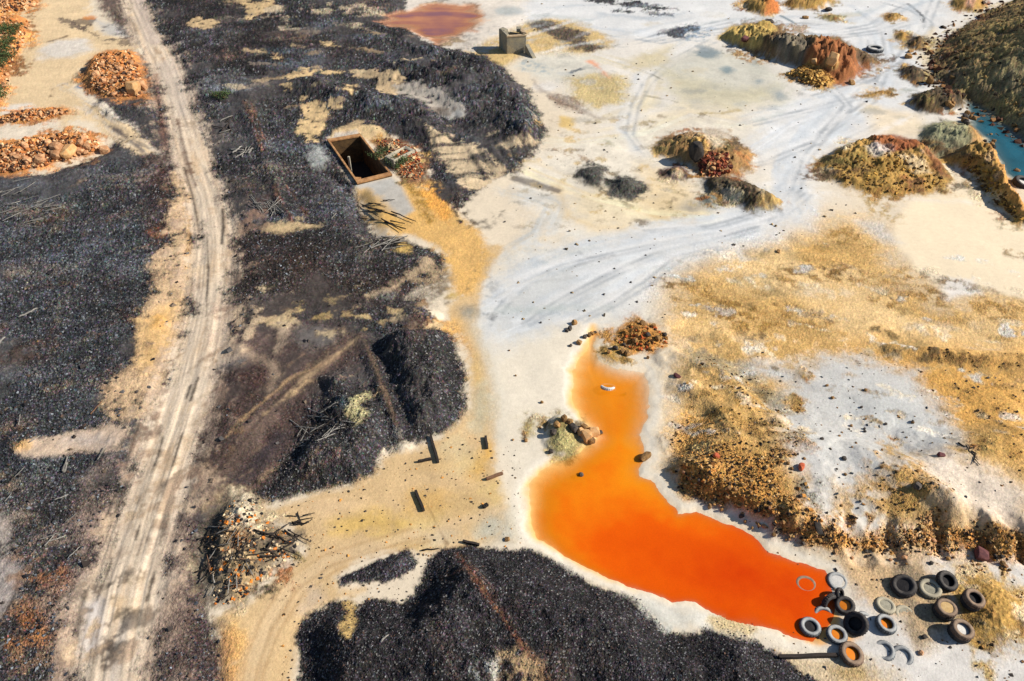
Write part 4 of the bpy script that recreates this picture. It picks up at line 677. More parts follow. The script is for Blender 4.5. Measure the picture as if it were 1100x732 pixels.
HC([(768, 42), (785, 28), (810, 26), (832, 28), (830, 40), (815, 52), (795, 50)], (200, 168, 96)); HC([(830, 44), (858, 44), (870, 62), (858, 72), (838, 66)], (120, 112, 96), op=.8)
HC([(862, 60), (885, 50), (905, 48), (920, 62), (945, 70), (935, 76), (920, 82), (905, 92), (890, 86)], (160, 96, 54), op=.8); HC([(850, 62), (868, 58), (872, 72), (856, 72)], (176, 152, 112), op=.8, b=[('F05', -.4, .3)]); E(893, 68, 6, 6, (232, 196, 124), soft=.3, warp=.3, op=.9, grit=.3)
HC([(848, 80), (866, 68), (884, 74), (894, 88), (884, 95), (866, 92)], (196, 150, 76), op=.9)
HC([(705, 148), (735, 140), (760, 138), (784, 140), (782, 146), (740, 148), (712, 154)], (146, 104, 66), op=.7, b=[('F05', -.7, .2)]); HC([(752, 172), (770, 162), (786, 170), (784, 186), (766, 192), (752, 182)], (132, 74, 48), op=.9, b=[('F05', -1.2, .0)])
HC([(700, 155), (715, 148), (725, 155), (720, 166), (704, 164)], OLV, op=.6, b=[('F05', -.4, .3)]); HC([(790, 164), (806, 168), (812, 180), (800, 180)], (176, 116, 66), op=.7, b=[('F05', -.5, .2)]); HC([(752, 138), (780, 142), (775, 158), (764, 160)], (206, 196, 176), op=.6, grit=.2)
HC([(816, 212), (838, 214), (842, 222), (824, 226)], (214, 178, 110), op=.7, grit=.3)
HC([(900, 172), (925, 160), (940, 158), (945, 170), (920, 180), (905, 182)], (150, 130, 70), op=.6, b=[('F05', -.6, .3)]); HC([(928, 150), (960, 144), (985, 150), (998, 162), (970, 162), (940, 160)], (150, 82, 48), op=.85); HC([(930, 158), (950, 156), (955, 166), (938, 168)], (186, 182, 176), op=.7, grit=.3)
HC([(990, 160), (1002, 164), (1012, 180), (1020, 190), (1010, 190), (998, 178)], (130, 74, 42), op=.8); HC([(965, 168), (988, 168), (1000, 186), (985, 186)], (226, 202, 162), op=.7, grit=.3); HC([(940, 172), (960, 176), (940, 196), (925, 196)], (150, 120, 50), op=.5)
HC([(1042, 135), (1054, 140), (1052, 158), (1040, 158)], (176, 132, 78), op=.8); HC([(992, 138), (1020, 132), (1036, 140), (1030, 152), (1000, 150)], (160, 158, 122), op=.7)
HC([(1060, 165), (1078, 180), (1090, 210), (1110, 232), (1112, 244), (1092, 228), (1076, 206)], (206, 150, 80), op=.85); HC([(1004, 150), (1036, 156), (1040, 168), (1008, 166)], (74, 64, 52), op=.7, b=[('F05', -.9, .2)])  # first patch paints the sunlit flank of the ridge lighter orange
HC([(820, -4), (836, 2), (838, 12), (822, 16)], (190, 112, 58), op=.9); HC([(1036, -2), (1048, 0), (1046, 8), (1036, 8)], (216, 164, 142), op=.8)
HC([(676, 350), (700, 352), (698, 366), (680, 366)], (176, 122, 62), op=.7, b=[('F05', -.6, .3)])
HC([(590, 462), (610, 460), (622, 474), (610, 484), (594, 484)], (168, 158, 108), op=.8, grit=.6); HC([(250, 530), (275, 532), (278, 560), (262, 576), (246, 560)], (208, 192, 164), op=.8, grit=.5)
HC([(246, 575), (262, 570), (270, 585), (255, 592)], (224, 142, 56), op=.8); HC([(212, 560), (245, 540), (240, 600), (228, 655), (214, 630)], (58, 54, 50), op=.85); HC([(268, 590), (282, 575), (300, 570), (325, 574), (322, 590), (300, 605), (280, 610)], (70, 64, 60), op=.7, b=[('F05', -.7, .2)])
HC([(258, 590), (276, 596), (275, 625), (260, 640), (250, 615)], (228, 190, 136), op=.7, b=[('F05', -1, .2)])
# hill
idx = np.nonzero(dh > -1.0)[0]; m = sst(-.4, .4, dh[idx] + .2 * F05[idx])
blend(idx, m.astype(f32), (140, 116, 72), ((.30, 'SX'), (.22, 'F05'), (.22, 'F2'), (.2, 'F015')), .9)
m = sst(0.6, 0.0, np.abs(dh[idx] - 1.2 - .8 * F2[idx]) / 3) * sst(g0(1000, 110)[1], g0(1000, 80)[1], GY[idx])
blend(idx, (m * .7).astype(f32), (120, 74, 44), ((.3, 'F05'),), .9)
m = sst(-.3, .5, SXB[idx] + .5 * F2[idx]) * .6
blend(idx, m.astype(f32), (176, 152, 92), ((.25, 'F05'), (.2, 'SX')), .9)
m = sst(g0(1060, 60)[1], g0(1060, 130)[1], GY[idx]) * sst(-.6, .5, F8[idx] + .4 * F2[idx]) * .6
blend(idx, m.astype(f32), (112, 122, 112), ((.25, 'F05'),), .8)  # grey-green put on the lower slope for its teal shade
# red stains in the red pool bed, teal bed painted for the hill's shade
idx = np.nonzero(sdR > -.6)[0]; blend(idx, (sst(-.5, .6, sdR[idx]) * .7).astype(f32), (216, 156, 120), ((.1, 'SXB'),), .02)
idx = np.nonzero(sdShade > -.6)[0]; blend(idx, (sst(-.5, .2, sdShade[idx]) * .9).astype(f32), (60, 96, 104), ((.2, 'F2'),), .02)
np.clip(CR, .003, .88, out=CR)
lum0 = CR.mean(1); isc = sst(.15, .06, lum0) * (GR > .5)
dust = sst(.0, .9, .8 * E8 + .5 * F8 + .35 * E2) * isc * (PYP < 560)
CR += ((CR * .55 + np.array([.034, .029, .026], f32)) - CR) * (dust * .75)[:, None]; GR *= 1 - .72 * dust
CR *= 1 + isc[:, None] * np.array([.01, .0, .0], f32)
# loose grains: every lattice point of gritty ground sits a little up or down
mppx = (np.hypot(GY, H) / FPX).astype(f32)
Z += GR * np.minimum(mppx, .11) * (.42 * RND + .14 * F015 + .12 * F05) * EDGE * (sdP < .2)
q1 = rng.standard_normal((NR, NC)).astype(f32); q1 = (q1 + .7 * np.roll(q1, 1, 1) + .5 * np.roll(q1, 1, 0)).ravel() / 1.3
lumv = CR.mean(1)
coal = sst(.13, .05, lumv) * GR
CR *= np.exp((GR * .22 + coal * .33) * q1)[:, None]
CR *= 1 + (GR * .08 + coal * .14)[:, None] * rng.standard_normal((N, 3)).astype(f32)
spark = (rng.random(N) < .03) & (GR > .85) & (CR.mean(1) < .09)
CR[spark] = CR[spark] * .3 + (np.array([.17, .175, .18]) * rng.uniform(.5, 1.7, (int(spark.sum()), 1))).astype(f32)
np.clip(CR, .003, .88, out=CR)
# ------------------------------------------------------------------ materials
def newmat(name):
    m = bpy.data.materials.new(name); m.use_nodes = True
    nt = m.node_tree; nt.nodes.clear()
    out = nt.nodes.new('ShaderNodeOutputMaterial'); b = nt.nodes.new('ShaderNodeBsdfPrincipled')
    nt.links.new(b.outputs[0], out.inputs[0])
    return m, nt, b
def nd(nt, t, **k):
    n = nt.nodes.new(t)
    for a, v in k.items():
        if a.startswith('i_'): n.inputs[int(a[2:]) if a[2:].isdigit() else a[2:]].default_value = v
        else: setattr(n, a, v)
    return n
def math_(nt, op, a, b=None, c=None):
    n = nt.nodes.new('ShaderNodeMath'); n.operation = op
    for i, v in enumerate((a, b, c)):
        if v is None: continue
        if hasattr(v, 'links'): nt.links.new(v, n.inputs[i])
        else: n.inputs[i].default_value = v
    return n.outputs[0]
def mixc(nt, fac, a, b, bt='MIX'):
    n = nt.nodes.new('ShaderNodeMix'); n.data_type = 'RGBA'; n.blend_type = bt
    for s, v in ((n.inputs[0], fac), (n.inputs[6], a), (n.inputs[7], b)):
        if hasattr(v, 'links'): nt.links.new(v, s)
        else: s.default_value = v if isinstance(v, (int, float)) else tuple(v) + ((1,) if len(v) == 3 else ())
    return n.outputs[2]
def noise(nt, vec, scale, detail=3, rough=.55):
    n = nd(nt, 'ShaderNodeTexNoise'); n.inputs['Scale'].default_value = scale; n.inputs['Detail'].default_value = detail; n.inputs['Roughness'].default_value = rough
    nt.links.new(vec, n.inputs['Vector']); return n.outputs[0]
def scalec(nt, col, fac):
    n = nt.nodes.new('ShaderNodeVectorMath'); n.operation = 'SCALE'
    nt.links.new(col, n.inputs[0]); nt.links.new(fac, n.inputs[3]); return n.outputs[0]

def ground_material():
    m, nt, b = newmat('mine_ground')
    geo = nd(nt, 'ShaderNodeNewGeometry').outputs['Position']
    col = nd(nt, 'ShaderNodeAttribute', attribute_name='Col').outputs['Color']
    gr = nd(nt, 'ShaderNodeAttribute', attribute_name='grit').outputs['Fac']
    n1 = noise(nt, geo, 3.0, 5, .65); n2 = noise(nt, geo, 17.0, 3, .6)
    v = nd(nt, 'ShaderNodeTexVoronoi'); v.inputs['Scale'].default_value = 13.0; nt.links.new(geo, v.inputs['Vector'])
    sep = nd(nt, 'ShaderNodeSeparateColor'); nt.links.new(v.outputs['Color'], sep.inputs[0])
    f = math_(nt, 'MULTIPLY_ADD', n1, .30, .85)
    f = math_(nt, 'MULTIPLY', f, math_(nt, 'MULTIPLY_ADD', n2, .24, .88))
    g = math_(nt, 'MULTIPLY_ADD', math_(nt, 'SUBTRACT', sep.outputs[0], .5), math_(nt, 'MULTIPLY', gr, .9), 1.0)
    f = math_(nt, 'MULTIPLY', f, g)
    c = scalec(nt, col, f)
    lum = nd(nt, 'ShaderNodeRGBToBW'); nt.links.new(col, lum.inputs[0])
    dark = math_(nt, 'LESS_THAN', lum.outputs[0], .10)
    chip = math_(nt, 'MULTIPLY', math_(nt, 'MULTIPLY', math_(nt, 'GREATER_THAN', sep.outputs[1], .975), dark), math_(nt, 'MULTIPLY', gr, math_(nt, 'MULTIPLY_ADD', math_(nt, 'GREATER_THAN', n1, .52), .7, .1)))
    c = mixc(nt, chip, c, (.24, .23, .21))
    nt.links.new(c, b.inputs['Base Color'])
    b.inputs['Roughness'].default_value = .92; b.inputs['Specular IOR Level'].default_value = .25
    bp = nd(nt, 'ShaderNodeBump'); bp.inputs['Distance'].default_value = .05
    nt.links.new(math_(nt, 'ADD', n2, math_(nt, 'MULTIPLY', v.outputs['Distance'], math_(nt, 'MULTIPLY', gr, 3.0))), bp.inputs['Height'])
    nt.links.new(math_(nt, 'MULTIPLY_ADD', gr, .35, .12), bp.inputs['Strength'])
    nt.links.new(bp.outputs[0], b.inputs['Normal'])
    return m
def simple(name, col, col2, scale=6, rough=.85, bump=.3, rnd=0.0, top=None, dist=.03, spec=.3):
    """two-tone noisy surface; rnd varies the tone per object; top = colour of dust or salt lying on upward faces"""
    m, nt, b = newmat(name)
    tc = nd(nt, 'ShaderNodeTexCoord').outputs['Object']
    n1 = noise(nt, tc, scale, 5, .65); n2 = noise(nt, tc, scale * 6, 3)
    r = nd(nt, 'ShaderNodeMapRange'); r.inputs[1].default_value = .35; r.inputs[2].default_value = .65; nt.links.new(n1, r.inputs[0])
    c = mixc(nt, r.outputs[0], col, col2)
    f = math_(nt, 'MULTIPLY_ADD', n2, .6, .7)
    if rnd:
        oi = nd(nt, 'ShaderNodeObjectInfo').outputs['Random']
        f = math_(nt, 'MULTIPLY', f, math_(nt, 'MULTIPLY_ADD', oi, 2 * rnd, 1 - rnd))
    c = scalec(nt, c, f)
    if top:
        g = nd(nt, 'ShaderNodeNewGeometry'); sx = nd(nt, 'ShaderNodeSeparateXYZ'); nt.links.new(g.outputs['Normal'], sx.inputs[0])
        k = nd(nt, 'ShaderNodeMapRange'); k.inputs[1].default_value = top[1]; k.inputs[2].default_value = top[2]
        nt.links.new(math_(nt, 'MULTIPLY_ADD', n1, .6, sx.outputs[2]), k.inputs[0])
        c = mixc(nt, k.outputs[0], c, top[0])
    nt.links.new(c, b.inputs['Base Color']); b.inputs['Roughness'].default_value = rough; b.inputs['Specular IOR Level'].default_value = spec
    bp = nd(nt, 'ShaderNodeBump'); bp.inputs['Distance'].default_value = dist; bp.inputs['Strength'].default_value = bump
    nt.links.new(math_(nt, 'ADD', n1, n2), bp.inputs['Height']); nt.links.new(bp.outputs[0], b.inputs['Normal'])
    return m
def attr_mat(name, rough=.9):
    m, nt, b = newmat(name)
    col = nd(nt, 'ShaderNodeAttribute', attribute_name='Col').outputs['Color']
    geo = nd(nt, 'ShaderNodeNewGeometry').outputs['Position']
    n1 = noise(nt, geo, 14, 4, .65)
    nt.links.new(scalec(nt, col, math_(nt, 'MULTIPLY_ADD', n1, .9, .55)), b.inputs['Base Color'])
    b.inputs['Roughness'].default_value = rough; b.inputs['Specular IOR Level'].default_value = .25
    bp = nd(nt, 'ShaderNodeBump'); bp.inputs['Distance'].default_value = .03; bp.inputs['Strength'].default_value = .5
    nt.links.new(n1, bp.inputs['Height']); nt.links.new(bp.outputs[0], b.inputs['Normal'])
    return m
def water_material(name, rough=.12, bump=.06):
    m, nt, b = newmat(name)
    col = nd(nt, 'ShaderNodeAttribute', attribute_name='Col').outputs['Color']
    al = nd(nt, 'ShaderNodeAttribute', attribute_name='murk').outputs['Fac']
    geo = nd(nt, 'ShaderNodeNewGeometry').outputs['Position']
    n1 = noise(nt, geo, 2.5, 4); n2 = noise(nt, geo, 12, 3)
    nt.links.new(scalec(nt, col, math_(nt, 'MULTIPLY', math_(nt, 'MULTIPLY_ADD', n2, .22, .89), math_(nt, 'MULTIPLY_ADD', noise(nt, geo, 45, 2), .3, .85))), b.inputs['Base Color'])
    nt.links.new(al, b.inputs['Alpha'])
    b.inputs['Roughness'].default_value = rough; b.inputs['IOR'].default_value = 1.33; b.inputs['Specular IOR Level'].default_value = .2
    bp = nd(nt, 'ShaderNodeBump'); bp.inputs['Distance'].default_value = .02; bp.inputs['Strength'].default_value = bump
    nt.links.new(math_(nt, 'ADD', n1, n2), bp.inputs['Height']); nt.links.new(bp.outputs[0], b.inputs['Normal'])
    return m
M_G = ground_material(); M_W = water_material('pond_water'); M_ST = attr_mat('loose_stone')

# ------------------------------------------------------------------ objects
def tag(o, label=None, cat=None, group=None, kind=None):
    for k, v in (('label', label), ('category', cat), ('group', group), ('kind', kind)):
        if v: o[k] = v
    return o
def mesh_np(name, V, F, mat, attrs=(), smooth=True, parent=None):
    """V (n,3), F (m,3|4) arrays -> one mesh object"""
    me = bpy.data.meshes.new(name); n, k = F.shape
    me.vertices.add(len(V)); me.vertices.foreach_set('co', np.ascontiguousarray(V, f32).ravel())
    me.loops.add(n * k); me.loops.foreach_set('vertex_index', np.ascontiguousarray(F, np.int32).ravel())
    me.polygons.add(n); me.polygons.foreach_set('loop_start', np.arange(0, n * k, k, dtype=np.int32))
    me.polygons.foreach_set('use_smooth', np.full(n, smooth))
    for an, at, arr in attrs:
        a = me.attributes.new(an, at, 'POINT')
        if at == 'FLOAT_COLOR':
            a.data.foreach_set('color', np.c_[arr, np.ones(len(arr))].astype(f32).ravel())
        else: a.data.foreach_set('value', arr.astype(f32))
    me.update(calc_edges=True); me.materials.append(mat)
    o = bpy.data.objects.new(name, me); COL.objects.link(o)
    if parent: o.parent = parent
    return o

# ---- cut the lattice into ground, road, hill, tips and heaps
ZONE = np.zeros(N, np.int16)
def zone_poly(pts, k, warp=.35, min_=0.0):
    p = W(pts); idx = subset(p, 1); d = sdpoly(p, GX[idx], GY[idx]) + noisy(idx, warp)
    ZONE[idx[d > min_]] = k
zone_poly(COALW, 1)
p = W(RD); idx = subset(p, 4); wm = [w * mpp(*q) for w, q in zip([38, 37, 36, 35, 33, 32, 30, 28, 25, 22, 19, 17, 16, 15, 14, 13.5, 13, 12, 11, 10, 9], RD)]
d, t, s = sdline(p, wm, GX[idx], GY[idx]); ZONE[idx[d + noisy(idx, .7) > 0]] = 2
ZONE[dh > 0] = 3
zone_poly(SLAG, 4); zone_poly([(362, 620), (382, 609), (402, 600), (442, 590), (445, 606), (430, 622), (412, 630), (385, 626), (366, 630)], 5)
zone_poly([(395, 370), (440, 355), (485, 360), (500, 400), (502, 440), (488, 456), (470, 470), (435, 480), (425, 440)], 6)
zone_poly([(280, 535), (330, 460), (345, 410), (375, 395), (415, 440), (430, 478), (405, 505), (385, 518), (340, 528)], 7)
zone_poly([(462, 62), (500, 72), (545, 92), (582, 120), (592, 142), (575, 160), (540, 150), (500, 120), (470, 100), (440, 88)], 8)
ZK = [('ground', None), ('terrain', None), ('road', None), ('hill', None),
      ('slag_heap', 'broad black slag heap beside the orange pond with a rusty vehicle trail'), ('slag_heap', 'small black slag patch ringed by the sandy road'),
      ('slag_heap', 'round black slag heap overlooking the salt flat'), ('slag_heap', 'black slag heap with a whitish lump and bleached sticks beside the sand road'),
      ('slag_heap', 'long black slag ridge below the roofless hut')]
for i, (lab, foot, grp, cat, nm) in enumerate(MOUNDS):
    zone_poly(foot, 10 + i, .25); ZK += [None] * (10 + i + 1 - len(ZK)); ZK[10 + i] = (nm, lab, cat)
ii = np.arange(NR * NC, dtype=np.int32).reshape(NR, NC)
FQ = np.stack([ii[:-1, :-1], ii[:-1, 1:], ii[1:, 1:], ii[1:, :-1]], -1).reshape(-1, 4)
FZ = ZONE[FQ[:, 0]]
keep = ~(sdpit[FQ].min(1) > -.05)
GV = np.c_[GX, GY, Z]
GROUNDS = []
for k in np.unique(FZ):
    F = FQ[(FZ == k) & keep]; used, inv = np.unique(F.ravel(), return_inverse=True)
    V, C, g = GV[used], CR[used], GR[used]; F = inv.reshape(-1, 4)
    if k == 0:      # carry the sheet on to the horizon
        loop = np.r_[ii[0, :], ii[1:, -1], ii[-1, -2::-1], ii[-2:0:-1, 0]]
        loop = loop[::4]; n = len(loop); c0 = np.array([0, 70.0])
        xy = np.c_[GX[loop], GY[loop]]; dirs = xy - c0
        Va = np.c_[xy, np.zeros(n) - .002]; Vb = np.c_[c0 + dirs * 1.6, np.zeros(n) - .3]; Vc = np.c_[c0 + dirs * 40, np.zeros(n) - .3]
        b0 = len(V); j = np.arange(n); j2 = (j + 1) % n
        F = np.r_[F, np.stack([b0 + j2, b0 + j, b0 + n + j, b0 + n + j2], -1), np.stack([b0 + n + j2, b0 + n + j, b0 + 2 * n + j, b0 + 2 * n + j2], -1)]
        V = np.r_[V, Va, Vb, Vc]; C = np.r_[C, CR[loop], CR[loop] * .5 + .12, np.full((n, 3), .22, f32)]; g = np.r_[g, GR[loop], GR[loop], np.full(n, .4, f32)]
    nm = ZK[k]
    o = mesh_np(nm[0], V, F, M_G, (('Col', 'FLOAT_COLOR', C), ('grit', 'FLOAT', g)))
    if nm[1] is None: tag(o, kind='structure')
    else: tag(o, nm[1], nm[2] if len(nm) > 2 else 'slag heap')
    GROUNDS.append(o)
MOBJ = {o['label']: o for o in GROUNDS if 'label' in o}

# ---- water
def water(name, sd, lim, z, colour, murk):
    m = (sd[FQ] > lim).all(1); F = FQ[m]; used, inv = np.unique(F.ravel(), return_inverse=True)
    V = np.c_[GX[used], GY[used], np.full(len(used), z)]
    o = mesh_np(name, V, inv.reshape(-1, 4), M_W, (('Col', 'FLOAT_COLOR', colour(used)), ('murk', 'FLOAT', murk(used))))
    return tag(o, kind='structure')
def lerp3(t, stops):
    t = np.clip(t, 0, 1); xs = [s[0] for s in stops]; cs = np.array([np.array(s[1]) for s in stops])
    return np.stack([np.interp(t, xs, cs[:, i]) for i in range(3)], -1)
def pond_col(u):
    d = sdP[u]; y = GY[u]; x = GX[u]
    top, bot = g0(650, 400), g0(860, 640)
    t = ((x - top[0]) * (bot[0] - top[0]) + (y - top[1]) * (bot[1] - top[1])) / ((bot[0] - top[0]) ** 2 + (bot[1] - top[1]) ** 2)
    v = .74 * np.clip(t * 1.15, 0, 1) ** 1.35 + .2 * sst(0, 2.2, d) + .07 * E8[u] + .04 * F2[u] + .03 * F05[u] - .02
    return lerp3(v, [(0, (.78, .33, .03)), (.3, (.76, .23, .006)), (.6, (.69, .095, .002)), (1.0, (.52, .032, .001))])
def pond_murk(u):
    x = GX[u]; e = sst(-2, 6, x - g0(640, 500)[0] + (g0(640, 500)[1] - GY[u]) * .8)
    dep = np.clip(sdP[u] + .2, 0, 9)
    return np.clip(1 - np.exp(-dep * (.7 + 4 * e)), 0, 1)
water('water', sdP, -.6, WATER_Z, pond_col, pond_murk)
def red_col(u):
    v = sst(-.2, 2.2, sdR[u]) * .7 + .35 * SXB[u] + .15 * F2[u]
    return lerp3(v, [(0, (.62, .36, .20)), (.45, (.56, .24, .11)), (.8, (.36, .14, .10)), (1, (.26, .11, .12))])
water('water', sdR, -.1, -.12, red_col, lambda u: np.clip(1 - np.exp(-np.clip(sdR[u], 0, 9) * .9), 0, .9))
water('water', sdShade, -.2, -.10, lambda u: np.tile(np.array([(.02, .12, .17)], f32), (len(u), 1)) * (1 + .2 * F2[u])[:, None], lambda u: np.clip(1 - np.exp(-np.clip(sdShade[u], 0, 9) * 1.2), 0, .85))  # teal water sheet added for the hill's shade on the pale ground
# ------------------------------------------------------------------ stones
def ico(sub):
    import bmesh
    bm = bmesh.new(); bmesh.ops.create_icosphere(bm, subdivisions=sub, radius=1)
    V = np.array([v.co[:] for v in bm.verts]); F = np.array([[v.index for v in f.verts] for f in bm.faces]); bm.free()
    return V, F
IC1, IC2, IC3 = ico(1), ico(2), ico(3)
def rock_shape(seed, base=IC3, cuts=12):
    r = np.random.default_rng(seed); V = base[0].copy()
    for _ in range(cuts):                                   # planes shear facets off the lump
        n = r.normal(size=3); n /= np.linalg.norm(n); h = r.uniform(.5, .85)
        d = V @ n; m = d > h; V[m] -= np.outer(d[m] - h, n)
    V *= r.uniform(.7, 1.15, 3); V += r.normal(size=V.shape) * .018
    return V
def rotm(n, r):
    q = r.normal(size=(n, 4)); q /= np.linalg.norm(q, axis=1)[:, None]; w, x, y, z = q.T
    return np.stack([np.stack([1 - 2 * (y * y + z * z), 2 * (x * y - z * w), 2 * (x * z + y * w)], -1), np.stack([2 * (x * y + z * w), 1 - 2 * (x * x + z * z), 2 * (y * z - x * w)], -1), np.stack([2 * (x * z - y * w), 2 * (y * z + x * w), 1 - 2 * (x * x + y * y)], -1)], 1)
BOXF = np.array([[0, 1, 3], [0, 3, 2], [4, 6, 7], [4, 7, 5], [0, 4, 5], [0, 5, 1], [2, 3, 7], [2, 7, 6], [0, 2, 6], [0, 6, 4], [1, 5, 7], [1, 7, 3]])
def stones(name, pts, size, cols, seed, parent=None):
    """many small broken stones as one loose mass"""
    r = np.random.default_rng(seed); n = len(pts)
    cor = np.array([[x, y, z] for x in (-1, 1) for y in (-1, 1) for z in (-1, 1)], float)
    shapes = np.stack([cor * r.uniform(.45, 1.0, 3) * r.uniform(.6, 1.05, (8, 1)) + r.normal(size=(8, 3)) * .14 for k in range(14)]); sh = shapes[r.integers(0, 14, n)]
    V = np.einsum('nij,nkj->nki', rotm(n, r), sh) * (size[:, None, None]) * np.array([1, 1, .8])
    V = V + pts[:, None, :]
    F = (BOXF[None] + (np.arange(n) * 8)[:, None, None]).reshape(-1, 3)
    o = mesh_np(name, V.reshape(-1, 3), F, M_ST, (('Col', 'FLOAT_COLOR', np.repeat(cols, 8, 0)),), smooth=False, parent=parent)
    o['kind'] = 'stuff'
    return o
ROCKS = []
def rockmesh(name, mat, seeds):
    out = []
    import bmesh
    for s in seeds:                                         # a lump broken along flat faces
        r = np.random.default_rng(s); P_ = r.normal(size=(46, 3)); P_ /= np.linalg.norm(P_, axis=1)[:, None]
        P_ = np.clip(P_ * r.uniform(.82, 1.12, (46, 1)), -.74, .74) * r.uniform(.8, 1.2, 3)
        bm = bmesh.new(); [bm.verts.new(p) for p in P_]
        g = bmesh.ops.convex_hull(bm, input=bm.verts); bmesh.ops.delete(bm, geom=[v for v in bm.verts if not v.link_faces], context='VERTS')
        bmesh.ops.bevel(bm, geom=bm.edges[:], offset=.035, segments=1, affect='EDGES')
        me = bpy.data.meshes.new(name); bm.to_mesh(me); bm.free(); me.materials.append(mat); out.append(me)
    return out
def A_(r, g, b): return alb(r, g, b)
M_OR = simple('orange_rock', A_(180, 122, 80), A_(222, 176, 132), 2.2, rnd=.4, bump=.5)
M_BR = simple('brown_rock', A_(120, 88, 58), A_(190, 146, 88), 2.2, rnd=.35, bump=.5)
M_DK = simple('dark_rock', A_(58, 52, 50), A_(96, 86, 76), 2.2, rnd=.35, bump=.5)
M_RD = simple('red_rock', A_(196, 92, 60), A_(226, 120, 78), 2.2, bump=.5)
M_PR = simple('maroon_rock', A_(92, 52, 56), A_(124, 74, 70), 2.2, bump=.5)
M_PL = simple('pale_rock', A_(222, 180, 128), A_(206, 150, 92), 2.2, rnd=.15, bump=.5)
RM = {k: rockmesh('boulder', m, range(100 * i + 1, 100 * i + 7)) for i, (k, m) in enumerate((('or', M_OR), ('br', M_BR), ('dk', M_DK), ('rd', M_RD), ('pr', M_PR), ('pl', M_PL)))}
def boulder(px, py, r, kind, label, group=None, name='boulder', sink=.3, scl=(1, 1, 1), rz=None, var=None, cat=None):
    x, y, z = G(px, py)
    me = RM[kind][random.randrange(6) if var is None else var]
    o = bpy.data.objects.new(name, me); COL.objects.link(o)
    s = np.array(scl) * r * .74; o.scale = s; o.location = (x, y, z + s[2] * (.75 - sink) )
    o.rotation_euler = (random.uniform(-.3, .3), random.uniform(-.3, .3), random.uniform(0, 6.28) if rz is None else rz)
    tag(o, label, cat or ('boulder' if name == 'boulder' else 'stone'), group)
    return o
def inpoly(pts, n, r=random):
    p = np.array(pts, float); lo, hi = p.min(0), p.max(0); out = []
    while len(out) < n:
        q = np.array([[r.uniform(lo[0], hi[0]), r.uniform(lo[1], hi[1])] for _ in range(n * 2)])
        d = sdpoly(p, q[:, 0], q[:, 1]); out += [tuple(a) for a in q[d > 0]]
    return out[:n]
def jitter_cols(n, base, spread, seed):
    r = np.random.default_rng(seed + 4321); b = np.array([alb(*c) for c in base])
    return np.clip(b[r.integers(0, len(b), n)] * (1 + spread * r.normal(size=(n, 1))), .004, .85)
ORC = [(196, 142, 96), (222, 172, 124), (160, 100, 62), (204, 128, 70), (96, 64, 46), (232, 196, 150), (70, 52, 44)]
for lab, nb, nsm, rb, rs, inner in [
    ('orange rubble heap beside the dirt track', 40, 620, (.22, .62), (.08, .3), [(100, 70), (115, 58), (142, 58), (150, 76), (152, 98), (150, 104), (128, 104), (108, 100), (98, 90)]),
    ('long orange rubble heap along the edge of the black tip', 46, 900, (.2, .6), (.07, .27), [(-20, 182), (0, 158), (40, 152), (80, 146), (104, 152), (106, 160), (85, 168), (50, 178), (10, 186)]),
    ('thin row of orange rubble on the sandy yard', 16, 340, (.16, .42), (.07, .24), [(-20, 134), (0, 126), (30, 119), (62, 117), (74, 121), (60, 125), (20, 131)]),
    ('orange rubble bank with green bushes at the yard edge', 26, 600, (.22, .62), (.08, .3), [(-20, 112), (-20, 22), (0, 20), (32, 24), (28, 40), (18, 60), (8, 80), (10, 96), (2, 110)]),
    ('orange rubble heap at the far corner of the yard', 14, 300, (.25, .65), (.1, .3), [(-10, 12), (-5, -8), (20, -8), (40, 3), (28, 11), (0, 14)])]:
    f = inner
    for q in inpoly(f, nb):
        boulder(*q, rb[0] + (rb[1] - rb[0]) * random.random() ** 2, 'or', 'angular orange broken rock on the ' + lab.replace('orange ', ''), 'rocks on the ' + lab, scl=(1, random.uniform(.7, 1.1), random.uniform(.6, .9)))
    pts = np.array([G(*q) for q in inpoly(f, nsm)]); r = np.random.default_rng(nsm)
    stones('rubble', pts + [0, 0, .05], r.uniform(*rs, nsm) * r.uniform(.6, 1, nsm), jitter_cols(nsm, ORC, .15, nsm), nsm, MOBJ[lab])
